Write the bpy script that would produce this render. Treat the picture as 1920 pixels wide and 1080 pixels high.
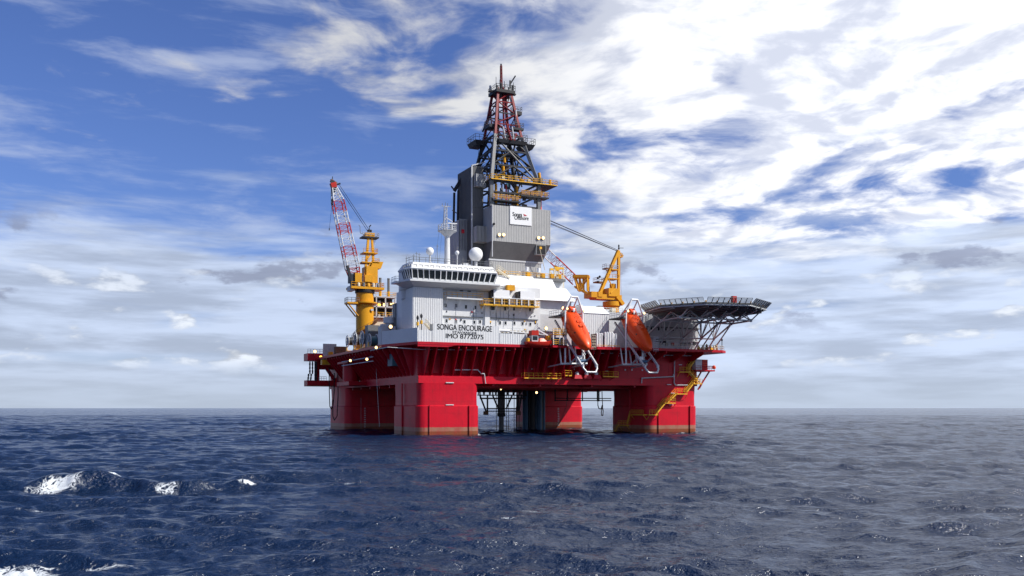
import bpy, math, random
import numpy as np
from mathutils import Vector, Matrix
random.seed(7)
rad = math.radians
scene = bpy.context.scene
for o in list(bpy.data.objects):
    bpy.data.objects.remove(o)
COL = scene.collection

# ------------------------------------------------------------------ camera
# metres; x runs along the rig's front, y goes in under the rig, z = 0 is the sea
YAW = rad(25.0)
CC, SS = math.cos(YAW), math.sin(YAW)
FPX = 1790.0                       # focal length in pixels of a 1920 px wide photo
HOR = 765.0                        # row of the horizon in the 1080 px high photo
CAM = Vector((-70.338, -199.561, 6.35))
cam_data = bpy.data.cameras.new('camera')
cam = bpy.data.objects.new('camera', cam_data)
COL.objects.link(cam)
cam.location = CAM
cam.rotation_euler = (rad(90), 0, -YAW)
cam_data.sensor_fit = 'HORIZONTAL'
cam_data.sensor_width = 36.0
cam_data.lens = FPX / 1920.0 * 36.0
cam_data.shift_y = (HOR - 540.0) / 1920.0
cam_data.clip_start = 0.5
cam_data.clip_end = 200000.0
scene.camera = cam

# ------------------------------------------------------------------ sun and sky
SUN_DIR = Vector((0.520, -0.510, 0.685)).normalized()
SUN_EL = math.asin(SUN_DIR.z)
SUN_ROT = math.atan2(SUN_DIR.x, SUN_DIR.y)
sun_data = bpy.data.lights.new('sun', 'SUN')
sun_data.energy = 5.0
sun_data.angle = rad(0.6)
sun_data.color = (1.0, 0.955, 0.88)
sun = bpy.data.objects.new('sun', sun_data)
COL.objects.link(sun)
sun.rotation_euler = (-SUN_DIR).to_track_quat('-Z', 'Y').to_euler()
sun.location = (200, -150, 250)

scene.view_settings.view_transform = 'Standard'
scene.view_settings.look = 'None'
scene.view_settings.exposure = 0.12
scene.view_settings.gamma = 1.0
scene.view_settings.use_curve_mapping = False
scene.render.resolution_x = 1920
scene.render.resolution_y = 1080


class NT:
    """small helper around a node tree"""
    def __init__(self, tree):
        self.t = tree
        tree.nodes.clear()

    def n(self, typ, ins=None, **props):
        nd = self.t.nodes.new(typ)
        for k, v in props.items():
            setattr(nd, k, v)
        for k, v in (ins or {}).items():
            self.set(nd.inputs[k], v)
        return nd

    def set(self, sock, v):
        if hasattr(v, 'is_output'):
            self.t.links.new(v, sock)
        else:
            sock.default_value = v

    def m(self, op, a, b=None, c=None, clamp=False):
        nd = self.t.nodes.new('ShaderNodeMath')
        nd.operation = op
        nd.use_clamp = clamp
        for i, v in enumerate((a, b, c)):
            if v is not None:
                self.set(nd.inputs[i], v)
        return nd.outputs[0]

    def vm(self, op, a, b=None, scale=None):
        nd = self.t.nodes.new('ShaderNodeVectorMath')
        nd.operation = op
        self.set(nd.inputs[0], a)
        if b is not None:
            self.set(nd.inputs[1], b)
        if scale is not None:
            self.set(nd.inputs['Scale'], scale)
        return nd.outputs['Value'] if op in ('DOT_PRODUCT', 'LENGTH') else nd.outputs[0]

    def ss(self, x, lo, hi, out0=0.0, out1=1.0):
        nd = self.t.nodes.new('ShaderNodeMapRange')
        nd.interpolation_type = 'SMOOTHSTEP'
        nd.clamp = True
        self.set(nd.inputs['Value'], x)
        self.set(nd.inputs['From Min'], lo)
        self.set(nd.inputs['From Max'], hi)
        self.set(nd.inputs['To Min'], out0)
        self.set(nd.inputs['To Max'], out1)
        return nd.outputs['Result']

    def mix(self, f, a, b, blend='MIX'):
        nd = self.t.nodes.new('ShaderNodeMix')
        nd.data_type = 'RGBA'
        nd.blend_type = blend
        nd.clamp_factor = True
        self.set(nd.inputs[0], f)
        self.set(nd.inputs[6], a)
        self.set(nd.inputs[7], b)
        return nd.outputs[2]

    def noise(self, vec, scale, detail=4.0, rough=0.55, dist=0.0, lac=2.0):
        nd = self.t.nodes.new('ShaderNodeTexNoise')
        nd.noise_dimensions = '3D'
        self.set(nd.inputs['Vector'], vec)
        for k, v in (('Scale', scale), ('Detail', detail), ('Roughness', rough), ('Distortion', dist), ('Lacunarity', lac)):
            self.set(nd.inputs[k], v)
        return nd.outputs['Fac']

    def vec(self, x, y, z):
        nd = self.t.nodes.new('ShaderNodeCombineXYZ')
        for i, v in enumerate((x, y, z)):
            self.set(nd.inputs[i], v)
        return nd.outputs[0]


def sky_world():
    w = bpy.data.worlds.new('World')
    scene.world = w
    w.use_nodes = True
    k = NT(w.node_tree)
    STR = 0.10
    SKY = 0.80                                      # cloud brightness before exposure
    tc = k.n('ShaderNodeTexCoord')
    d = k.vm('NORMALIZE', tc.outputs['Generated'])
    sky = k.n('ShaderNodeTexSky', sky_type='NISHITA', sun_disc=False, sun_elevation=SUN_EL, sun_rotation=SUN_ROT,
              altitude=0.0, air_density=1.0, dust_density=0.4, ozone_density=3.0)
    fwd = k.vm('DOT_PRODUCT', d, (SS, CC, 0))
    rgt = k.vm('DOT_PRODUCT', d, (CC, -SS, 0))
    z = k.n('ShaderNodeSeparateXYZ', {0: d}).outputs[2]
    az = k.m('ARCTAN2', rgt, fwd)                       # radians, 0 = where the photo looks, + = towards the sun
    el = k.m('ARCSINE', z)
    zc = k.m('MAXIMUM', z, 0.0)
    inv = k.m('DIVIDE', 1.0, k.m('ADD', zc, 0.10))
    plane = k.vec(k.m('MULTIPLY', rgt, inv), k.m('MULTIPLY', fwd, inv), 0.0)     # cloud deck seen in perspective
    ang = k.vec(az, k.m('MULTIPLY', el, 2.6), 3.3)                            # for low far clouds, seen from the side
    # wide smooth variation: more cloud towards the sun's side of the sky
    side = k.ss(k.m('COSINE', k.m('SUBTRACT', az, rad(62))), 0.32, 0.70)
    low = k.ss(el, rad(13.0), rad(6.0))
    top = k.m('MULTIPLY', k.ss(el, rad(13.5), rad(20.0)), k.ss(az, rad(-25), rad(-7)))
    # --- fluffy high cloud
    warp = k.n('ShaderNodeTexNoise', {'Vector': plane, 'Scale': 1.1, 'Detail': 3.0}).outputs['Color']
    pw = k.vm('ADD', plane, k.vm('SCALE', k.vm('SUBTRACT', warp, (0.5, 0.5, 0.5)), scale=0.55))
    n1 = k.noise(pw, 2.9, 9.0, 0.56)
    n1b = k.noise(k.vm('ADD', pw, (0.08, 0.01, 0.0)), 2.9, 6.0, 0.56)
    n2 = k.noise(k.vm('ADD', pw, (7.1, 3.3, 0)), 0.75, 3.0, 0.5)
    cov = k.m('ADD', k.m('MULTIPLY', side, 0.205), k.m('MULTIPLY', top, 0.16))
    dens = k.m('ADD', k.m('ADD', k.m('MULTIPLY', n1, 0.75), k.m('MULTIPLY', n2, 0.40)), k.m('SUBTRACT', cov, 0.672))
    a1 = k.ss(dens, 0.0, 0.15)
    # shading: thin edges white, thick undersides towards grey; brighter on the sun's side
    lit = k.ss(k.m('SUBTRACT', n1, n1b), -0.10, 0.08)
    bright = k.m('ADD', 0.78, k.m('MULTIPLY', side, 0.52))
    lum1 = k.m('MULTIPLY', bright, k.m('ADD', 0.70, k.m('MULTIPLY', lit, 0.32)))
    c1 = k.vm('SCALE', k.mix(lit, (0.90, 0.96, 1.14, 1), (1.0, 1.01, 1.04, 1)), scale=lum1)
    # --- low banks, streaked along the horizon
    warp2 = k.n('ShaderNodeTexNoise', {'Vector': ang, 'Scale': 4.0, 'Detail': 4.0}).outputs['Color']
    aw = k.vm('ADD', k.vec(az, k.m('MULTIPLY', el, 8.0), 1.7), k.vm('SCALE', k.vm('SUBTRACT', warp2, (0.5, 0.5, 0.5)), scale=0.10))
    b1 = k.noise(aw, 4.2, 8.0, 0.55)
    dens2 = k.m('ADD', b1, k.m('SUBTRACT', k.m('MULTIPLY', k.ss(el, rad(13.0), rad(6.5)), 0.50), 0.60))
    a2 = k.ss(dens2, 0.0, 0.34)
    b2 = k.noise(k.vm('ADD', aw, (0, 0.05, 0)), 6.5, 7.0, 0.55)
    lum2 = k.m('ADD', 0.62, k.m('MULTIPLY', k.ss(b2, 0.34, 0.62), 0.30))
    lum2 = k.m('MULTIPLY', lum2, k.m('ADD', 1.0, k.m('MULTIPLY', side, 0.10)))
    c2 = k.vm('SCALE', (0.81, 0.94, 1.20), scale=lum2)
    # --- grey ragged cumulus in front of the bank, and small bright heads lower down
    ac = k.vm('ADD', k.vec(az, k.m('MULTIPLY', el, 2.4), 9.2), k.vm('SCALE', k.vm('SUBTRACT', warp2, (0.5, 0.5, 0.5)), scale=0.05))
    g1 = k.noise(ac, 7.5, 9.0, 0.58)
    band = k.m('MULTIPLY', k.ss(el, rad(3.6), rad(6.0)), k.ss(el, rad(11.5), rad(9.0)))
    a3 = k.m('MULTIPLY', k.ss(g1, 0.575, 0.64), band)
    a3 = k.m('MULTIPLY', a3, 0.72)
    c3 = k.vm('SCALE', (0.82, 0.93, 1.32), scale=k.m('ADD', 0.36, k.m('MULTIPLY', side, 0.06)))
    h1 = k.noise(k.vm('ADD', ac, (3.1, 0, 4.0)), 15.0, 9.0, 0.52)
    h1b = k.noise(k.vm('ADD', ac, (3.1, -0.02, 4.0)), 15.0, 5.0, 0.52)
    band4 = k.m('MULTIPLY', k.ss(el, rad(1.6), rad(3.2)), k.ss(el, rad(9.5), rad(5.5)))
    a4 = k.m('MULTIPLY', k.ss(h1, 0.565, 0.665), band4)
    l4 = k.m('ADD', k.m('ADD', 0.62, k.m('MULTIPLY', k.ss(h1, 0.58, 0.72), 0.26)), k.m('MULTIPLY', k.ss(k.m('SUBTRACT', h1b, h1), -0.03, 0.06), -0.26))
    l4 = k.m('ADD', l4, 0.26)
    c4 = k.vm('SCALE', (0.93, 1.0, 1.12), scale=l4)
    # --- pale air at the horizon
    hz = k.ss(el, rad(6.5), rad(0.0))
    # clear sky: the physical sky, a little richer in blue
    clear = k.vm('MULTIPLY', sky.outputs[0], (0.60, 0.70, 1.10))
    def K(c):
        return k.vm('SCALE', c, scale=SKY / STR)
    col = k.mix(k.m('MULTIPLY', hz, 0.75), clear, K((0.56, 0.65, 0.80)))
    # thin streaks of high ice cloud
    ci = k.noise(k.vm('ADD', k.vec(az, k.m('MULTIPLY', el, 5.0), 6.4), k.vm('SCALE', k.vm('SUBTRACT', warp2, (0.5, 0.5, 0.5)), scale=0.16)), 5.0, 8.0, 0.6)
    aci = k.m('MULTIPLY', k.ss(ci, 0.48, 0.74), k.m('MULTIPLY', k.ss(el, rad(5), rad(9)), 0.50))
    col = k.mix(aci, col, K((0.74, 0.82, 1.0)))
    col = k.mix(k.m('MULTIPLY', a1, k.ss(el, rad(3.5), rad(9.0))), col, K(c1))
    col = k.mix(k.m('MULTIPLY', a2, 0.92), col, K(c2))
    col = k.mix(a3, col, K(c3))
    col = k.mix(a4, col, K(c4))
    col = k.mix(k.m('MULTIPLY', k.ss(el, rad(3.2), rad(0.2)), 0.70), col, K((0.56, 0.65, 0.79)))
    bg = k.n('ShaderNodeBackground', {'Color': col, 'Strength': STR})
    k.n('ShaderNodeOutputWorld', {'Surface': bg.outputs[0]})


sky_world()


# ------------------------------------------------------------------ photo pixel -> place on a known plane of the rig
def ray(u, v):
    a = (u - 960.0) / FPX
    return Vector((CC * a + SS, -SS * a + CC, (HOR - v) / FPX))


def PY(u, v, y):
    d = ray(u, v)
    return CAM + d * ((y - CAM.y) / d.y)


def PX(u, v, x):
    d = ray(u, v)
    return CAM + d * ((x - CAM.x) / d.x)


def PZ(u, v, z):
    d = ray(u, v)
    return CAM + d * ((z - CAM.z) / d.z)


def PV(u, v, A, direction):
    """pixel -> the upright plane through A along a horizontal direction"""
    nrm = Vector((-direction[1], direction[0], 0))
    d = ray(u, v)
    return CAM + d * (nrm.dot(Vector(A) - CAM) / nrm.dot(d))


# ------------------------------------------------------------------ materials
MATS = {}


def paint(name, color, rough=0.45, dirt=0.25, streak=0.2, dirt_col=None, metallic=0.0, scale=0.35, bump=0.0, bands=None, seams=False):
    m = bpy.data.materials.new(name)
    m.use_nodes = True
    k = NT(m.node_tree)
    pos = k.n('ShaderNodeNewGeometry').outputs['Position']
    base = (*color, 1)
    dc = dirt_col or tuple(c * 0.45 for c in color)
    n1 = k.noise(pos, scale, 5.0, 0.6)
    n2 = k.noise(k.vm('MULTIPLY', pos, (1.3, 1.3, 0.10)), 1.0, 4.0, 0.6)
    n3 = k.noise(pos, 2.7, 3.0, 0.6)
    c = base
    if bands:
        zz = k.n('ShaderNodeSeparateXYZ', {0: pos}).outputs[2]
        zz = k.m('ADD', zz, k.m('MULTIPLY', k.m('SUBTRACT', n3, 0.5), 0.25))
        for z0, bc in bands:                            # paint bands: below z0 the colour bc
            c = k.mix(k.ss(zz, z0 + 0.05, z0 - 0.05), c, (*bc, 1))
    f = k.m('ADD', k.m('MULTIPLY', k.ss(n1, 0.42, 0.72), dirt), k.m('MULTIPLY', k.ss(n2, 0.52, 0.78), streak))
    c = k.mix(f, c, (*dc, 1))
    if seams:                                           # weld lines between plates, and rust bleeding below them
        sp_ = k.n('ShaderNodeSeparateXYZ', {0: pos})
        hx = k.m('PINGPONG', k.m('ADD', k.m('ADD', sp_.outputs[0], sp_.outputs[1]), 0.7), 1.6)
        hz_ = k.m('PINGPONG', sp_.outputs[2], 1.3)
        ln = k.m('MAXIMUM', k.ss(hx, 0.07, 0.0), k.ss(hz_, 0.06, 0.0))
        c = k.mix(k.m('MULTIPLY', ln, 0.35), c, (*dc, 1))
        rust = k.noise(k.vm('MULTIPLY', pos, (2.6, 2.6, 0.16)), 1.0, 5.0, 0.65)
        c = k.mix(k.m('MULTIPLY', k.ss(rust, 0.60, 0.76), 0.55), c, (0.10, 0.028, 0.012, 1))
    c = k.mix(k.m('MULTIPLY', k.ss(n3, 0.35, 0.7), 0.10), c, (1, 1, 1, 1) if sum(color) > 1.2 else tuple(min(1, x * 1.5 + 0.01) for x in color) + (1,))
    r = k.m('ADD', rough - 0.08, k.m('MULTIPLY', n3, 0.18))
    bs = k.n('ShaderNodeBsdfPrincipled', {'Base Color': c, 'Roughness': r, 'Metallic': metallic, 'Specular IOR Level': 0.28})
    if bump:
        bn = k.n('ShaderNodeBump', {'Height': n3, 'Strength': 0.35, 'Distance': bump})
        k.set(bs.inputs['Normal'], bn.outputs[0])
    k.n('ShaderNodeOutputMaterial', {'Surface': bs.outputs[0]})
    MATS[name] = m
    return m


def glow(name, color, strength):
    m = bpy.data.materials.new(name)
    m.use_nodes = True
    k = NT(m.node_tree)
    e = k.n('ShaderNodeEmission', {'Color': (*color, 1), 'Strength': strength})
    k.n('ShaderNodeOutputMaterial', {'Surface': e.outputs[0]})
    MATS[name] = m


RED = (0.44, 0.003, 0.016)
paint('red', RED, 0.42, 0.30, 0.25, (0.20, 0.005, 0.015), bump=0.02, seams=True)
paint('hull_red', (0.53, 0.003, 0.018), 0.42, 0.42, 0.42, (0.27, 0.006, 0.016), bump=0.03, seams=True,
      bands=((2.05, (0.30, 0.155, 0.10)), (1.15, (0.17, 0.062, 0.022)), (0.40, (0.055, 0.030, 0.016))))
paint('white', (0.60, 0.615, 0.63), 0.42, 0.16, 0.22, (0.52, 0.50, 0.47))
paint('white_clean', (0.74, 0.75, 0.76), 0.35, 0.08, 0.10, (0.6, 0.58, 0.55))
paint('cream', (0.62, 0.56, 0.42), 0.5, 0.2, 0.2)
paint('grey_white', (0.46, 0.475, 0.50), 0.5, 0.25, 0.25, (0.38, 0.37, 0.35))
paint('clad', (0.37, 0.37, 0.365), 0.45, 0.25, 0.30, (0.28, 0.275, 0.265))
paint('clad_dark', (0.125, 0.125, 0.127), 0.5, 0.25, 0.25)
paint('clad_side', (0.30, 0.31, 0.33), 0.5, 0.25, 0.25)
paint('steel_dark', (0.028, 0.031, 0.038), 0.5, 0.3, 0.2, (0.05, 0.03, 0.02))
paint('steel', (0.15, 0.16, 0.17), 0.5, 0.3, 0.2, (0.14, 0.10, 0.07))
paint('galv', (0.50, 0.52, 0.54), 0.42, 0.3, 0.2, (0.28, 0.26, 0.24), metallic=0.2)
paint('yellow', (0.62, 0.29, 0.010), 0.42, 0.25, 0.25, (0.36, 0.17, 0.02))
paint('rail_yellow', (0.74, 0.40, 0.03), 0.45, 0.25, 0.2, (0.40, 0.2, 0.03))
paint('orange', (0.72, 0.065, 0.006), 0.34, 0.12, 0.12, (0.50, 0.05, 0.008))
paint('boom_red', (0.42, 0.018, 0.010), 0.45, 0.2, 0.2)
paint('derrick_red', (0.20, 0.008, 0.014), 0.45, 0.3, 0.2)
paint('rope', (0.03, 0.03, 0.035), 0.7, 0.1, 0.1)
paint('black', (0.012, 0.012, 0.014), 0.5, 0.1, 0.0)
paint('ink', (0.010, 0.011, 0.014), 0.5, 0.0, 0.0)
paint('logo_red', (0.50, 0.02, 0.03), 0.5, 0.0, 0.0)
paint('blue', (0.05, 0.12, 0.22), 0.5, 0.2, 0.2)
paint('teal', (0.04, 0.12, 0.16), 0.5, 0.2, 0.2)
paint('brown', (0.22, 0.12, 0.07), 0.6, 0.3, 0.3)
paint('deck_green', (0.07, 0.09, 0.085), 0.7, 0.4, 0.0)
paint('glass', (0.015, 0.02, 0.025), 0.08, 0.0, 0.0)
glow('lamp', (1.0, 0.66, 0.28), 3.6)
glow('lamp_amber', (1.0, 0.50, 0.07), 4.0)

# ------------------------------------------------------------------ mesh builder
OFF = {}


class MB:
    def __init__(self):
        self.v = []
        self.f = []

    def face(self, pts):
        b = len(self.v)
        self.v += [tuple(p) for p in pts]
        self.f.append(tuple(range(b, b + len(pts))))
        return self

    def box(self, x0, x1, y0, y1, z0, z1):
        b = len(self.v)
        self.v += [(x, y, z) for z in (z0, z1) for (x, y) in ((x0, y0), (x1, y0), (x1, y1), (x0, y1))]
        self.f += [(b + 3, b + 2, b + 1, b), (b + 4, b + 5, b + 6, b + 7)]
        self.f += [(b + i, b + (i + 1) % 4, b + 4 + (i + 1) % 4, b + 4 + i) for i in range(4)]
        return self

    def hexa(self, lo, hi):
        """two loops of points (bottom, top) joined and capped"""
        b = len(self.v)
        n = len(lo)
        self.v += [tuple(p) for p in lo] + [tuple(p) for p in hi]
        self.f.append(tuple(reversed(range(b, b + n))))
        self.f.append(tuple(range(b + n, b + 2 * n)))
        self.f += [(b + i, b + (i + 1) % n, b + n + (i + 1) % n, b + n + i) for i in range(n)]
        return self

    def rings(self, rings, cap=True):
        b = len(self.v)
        n = len(rings[0])
        for r in rings:
            self.v += [tuple(p) for p in r]
        for j in range(len(rings) - 1):
            for i in range(n):
                self.f.append((b + j * n + i, b + j * n + (i + 1) % n, b + (j + 1) * n + (i + 1) % n, b + (j + 1) * n + i))
        if cap:
            self.f.append(tuple(reversed(range(b, b + n))))
            self.f.append(tuple(range(b + (len(rings) - 1) * n, b + len(rings) * n)))
        return self

    def _frame(self, p, q):
        d = (Vector(q) - Vector(p)).normalized()
        up = Vector((0, 0, 1)) if abs(d.z) < 0.95 else Vector((0, 1, 0))
        s = d.cross(up).normalized()
        return d, s, s.cross(d).normalized()

    def bar(self, p, q, r, n=6, r2=None):
        p, q = Vector(p), Vector(q)
        d, s, t = self._frame(p, q)
        r2 = r if r2 is None else r2
        def ring(c, rr):
            return [c + s * (rr * math.cos(2 * math.pi * i / n)) + t * (rr * math.sin(2 * math.pi * i / n)) for i in range(n)]
        return self.rings([ring(p, r), ring(q, r2)])

    def beam(self, p, q, w, h=None):
        p, q = Vector(p), Vector(q)
        h = h or w
        d, s, t = self._frame(p, q)
        def ring(c):
            return [c + s * (a * w / 2) + t * (b * h / 2) for a, b in ((-1, -1), (1, -1), (1, 1), (-1, 1))]
        return self.rings([ring(p), ring(q)])

    def tube(self, pts, r, n=6):
        pts = [Vector(p) for p in pts]
        for a, b in zip(pts[:-1], pts[1:]):
            e = (b - a).normalized() * (r * 0.5)
            self.bar(a - e, b + e, r, n)
        return self

    def lathe(self, c, prof, n=20):
        c = Vector(c)
        return self.rings([[c + Vector((max(r, 0.001) * math.cos(2 * math.pi * i / n), max(r, 0.001) * math.sin(2 * math.pi * i / n), z)) for i in range(n)] for r, z in prof])

    def corr(self, a, b, z0, z1, pitch=0.55, depth=0.07, back=0.25):
        """ribbed sheet from a to b (plan points), outside is to the right hand of a->b"""
        a, b = Vector((a[0], a[1], 0)), Vector((b[0], b[1], 0))
        L = (b - a).length
        d = (b - a) / L
        nrm = Vector((d.y, -d.x, 0))
        n = max(2, int(round(L / pitch)))
        P = L / n
        pr = []
        for i in range(n):
            for s, o in ((0.0, 0.0), (0.35, 0.0), (0.5, depth), (0.85, depth)):
                pr.append((i * P + s * P, o))
        pr.append((L, 0.0))
        lo = [a + d * s + nrm * o + Vector((0, 0, z0)) for s, o in pr]
        hi = [a + d * s + nrm * o + Vector((0, 0, z1)) for s, o in pr]
        base = len(self.v)
        m = len(pr)
        self.v += [tuple(p) for p in lo] + [tuple(p) for p in hi]
        self.f += [(base + i, base + i + 1, base + m + i + 1, base + m + i) for i in range(m - 1)]
        e0, e1 = a - nrm * back, b - nrm * back
        # back and rims so that the sheet has thickness
        k0 = len(self.v)
        self.v += [(e0.x, e0.y, z0), (e1.x, e1.y, z0), (e1.x, e1.y, z1), (e0.x, e0.y, z1)]
        self.f += [(k0 + 1, k0, k0 + 3, k0 + 2), (base, base + m, k0 + 3, k0), (k0 + 1, k0 + 2, base + 2 * m - 1, base + m - 1)]
        self.f.append(tuple(list(range(base + m, base + 2 * m)) + [k0 + 2, k0 + 3]))
        self.f.append(tuple(list(reversed(range(base, base + m))) + [k0, k0 + 1]))
        return self

    def rail(self, pts, h=1.15, post=1.6, r=0.045, rails=(1.0, 0.55), closed=False):
        pts = [Vector(p) for p in pts]
        if closed:
            pts.append(pts[0])
        for a, b in zip(pts[:-1], pts[1:]):
            L = (b - a).length
            n = max(1, int(round(L / post)))
            for i in range(n + 1):
                p = a.lerp(b, i / n)
                self.bar(p, p + Vector((0, 0, h)), r, 4)
            for s in rails:
                self.bar(a + Vector((0, 0, h * s)), b + Vector((0, 0, h * s)), r, 4)
        return self

    def build(self, name, mat, parent=None, origin=None, smooth=None, kind=None, label=None):
        off = OFF.get(parent.name) if parent is not None else None
        if off is None:
            off = Vector(origin) if origin is not None else Vector((0, 0, 0))
        me = bpy.data.meshes.new(name)
        me.from_pydata([(x - off.x, y - off.y, z - off.z) for x, y, z in self.v], [], self.f)
        me.materials.append(MATS[mat] if isinstance(mat, str) else mat)
        if smooth is not None:
            me.shade_smooth()
            me.set_sharp_from_angle(angle=rad(smooth))
        o = bpy.data.objects.new(name, me)
        COL.objects.link(o)
        if parent is not None:
            o.parent = parent
        else:
            o.location = off
        OFF[o.name] = off
        if kind:
            o['kind'] = kind
        if label:
            o['label'] = label
        return o


def tag(o, label, cat, group=None):
    o['label'] = label
    o['category'] = cat
    if group:
        o['group'] = group
    return o


def thing(name, label, cat, loc, group=None):
    o = bpy.data.objects.new(name, None)
    o.empty_display_size = 0.5
    COL.objects.link(o)
    o.location = loc
    OFF[o.name] = Vector(loc)
    return tag(o, label, cat, group)


def copy_tree(o, delta, parent=None, label=None):
    c = o.copy()
    COL.objects.link(c)
    c.parent = parent
    if parent is None:
        c.location = o.location + Vector(delta)
        if label:
            c['label'] = label
    OFF[c.name] = OFF[o.name] + Vector(delta)
    for ch in [x for x in COL.objects if x.parent == o]:
        copy_tree(ch, delta, c)
    return c


def lettering(text, p0, p1, height, mat, parent, name='lettering', thick=0.03, font_scale=1.0, normal=None):
    """flat raised letters on an upright wall from p0 to p1 (baseline), outward to the right hand of p0->p1"""
    cu = bpy.data.curves.new(name, 'FONT')
    cu.body = text
    cu.size = 1.0
    cu.extrude = 0.01
    tmp = bpy.data.objects.new('tmp_text', cu)
    COL.objects.link(tmp)
    bpy.context.view_layer.update()
    me0 = bpy.data.meshes.new_from_object(tmp.evaluated_get(bpy.context.evaluated_depsgraph_get()))
    # thicken the strokes: the same outline set three times side by side, each a hair further out
    vs, fs = [], []
    for j, sh in enumerate((0.0, -0.022, 0.022)):
        b0 = len(vs)
        vs += [(v.co.x + sh * font_scale, v.co.y, v.co.z + 0.004 * j) for v in me0.vertices]
        fs += [tuple(b0 + i_ for i_ in p_.vertices) for p_ in me0.polygons]
    me = bpy.data.meshes.new(name)
    me.from_pydata(vs, [], fs)
    bpy.data.meshes.remove(me0)
    bpy.data.objects.remove(tmp)
    bpy.data.curves.remove(cu)
    xs = [v.co.x for v in me.vertices]
    ys = [v.co.y for v in me.vertices]
    x0, x1, y0, y1 = min(xs), max(xs), min(0.0, min(ys)), max(ys)
    p0, p1 = Vector(p0), Vector(p1)
    d = p1 - p0
    nrm = Vector((d.y, -d.x, 0)).normalized()
    off = OFF[parent.name]
    for v in me.vertices:
        s = (v.co.x - x0) / (x1 - x0)
        t = v.co.y / y1
        v.co = p0 + d * s + Vector((0, 0, height * t)) + nrm * (thick + v.co.z) - off
    me.materials.clear()
    me.materials.append(MATS[mat])
    o = bpy.data.objects.new(name, me)
    COL.objects.link(o)
    o.parent = parent
    OFF[o.name] = off
    return o


def single(name, mb, mat, label, cat, origin, group=None, smooth=None):
    return tag(mb.build(name, mat, None, origin, smooth), label, cat, group)


def bars(parent, name, segs, r, mat, n=6):
    for p, q in segs:
        MB().bar(p, q, r, n).build(name, mat, parent, smooth=50)


def window(parent, c, w, h, mat='white', proud=0.05, axis='y', pane='glass'):
    """framed window on a wall; axis y: wall faces -y; axis x-: wall faces -x"""
    c = Vector(c)
    m = MB()
    def bx(m, a0, a1, z0, z1, d0, d1):
        if axis == 'y':
            m.box(c.x + a0, c.x + a1, c.y - d1, c.y - d0, c.z + z0, c.z + z1)
        else:
            m.box(c.x - d1, c.x - d0, c.y + a0, c.y + a1, c.z + z0, c.z + z1)
    t = 0.07
    bx(m, -w / 2 - t, w / 2 + t, h / 2, h / 2 + t, -0.02, proud + 0.05)
    bx(m, -w / 2 - t, w / 2 + t, -h / 2 - t, -h / 2, -0.02, proud + 0.05)
    bx(m, -w / 2 - t, -w / 2, -h / 2, h / 2, -0.02, proud + 0.05)
    bx(m, w / 2, w / 2 + t, -h / 2, h / 2, -0.02, proud + 0.05)
    fr = m.build('window', mat, parent)
    p = MB()
    bx(p, -w / 2, w / 2, -h / 2, h / 2, -0.02, proud * 0.4)
    p.build('pane', pane, fr)
    return fr


def lamp(parent, c, r, mat='lamp', d=(0, -1, 0)):
    c = Vector(c)
    d = Vector(d)
    h = MB().bar(c - d * 0.3, c, r * 1.15, 10).build('lamp_housing', 'steel', parent, smooth=50)
    MB().bar(c, c + d * 0.06, r, 10).build('lens', mat, h, smooth=50)


def lattice(parent, p, q, w0, h0, w1, h1, up, bays, mats, r=0.11, rl=0.055, xb=False, chord='chord'):
    """lattice girder: four chords cut into painted lengths, laced on all four faces"""
    p, q, up = Vector(p), Vector(q), Vector(up)
    d = (q - p).normalized()
    s = d.cross(up).normalized()
    u = s.cross(d).normalized()
    def node(i, k):
        t = i / bays
        c = p.lerp(q, t)
        w = w0 + (w1 - w0) * t
        h = h0 + (h1 - h0) * t
        a, b = ((-1, -1), (1, -1), (1, 1), (-1, 1))[k]
        return c + s * (a * w / 2) + u * (b * h / 2)
    n = len(mats)
    for j in range(n):
        i0, i1 = round(bays * j / n), round(bays * (j + 1) / n)
        lac = MB()
        for k in range(4):
            MB().bar(node(i0, k), node(i1, k), r, 6).build(chord, mats[j], parent, smooth=50)
        for i in range(i0, i1):
            for k in range(4):
                k2 = (k + 1) % 4
                if i % 2:
                    lac.bar(node(i, k), node(i + 1, k2), rl, 4)
                else:
                    lac.bar(node(i, k2), node(i + 1, k), rl, 4)
                lac.bar(node(i + 1, k), node(i + 1, k2), rl, 4)
        lac.build('lacing', mats[j], parent)

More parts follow.
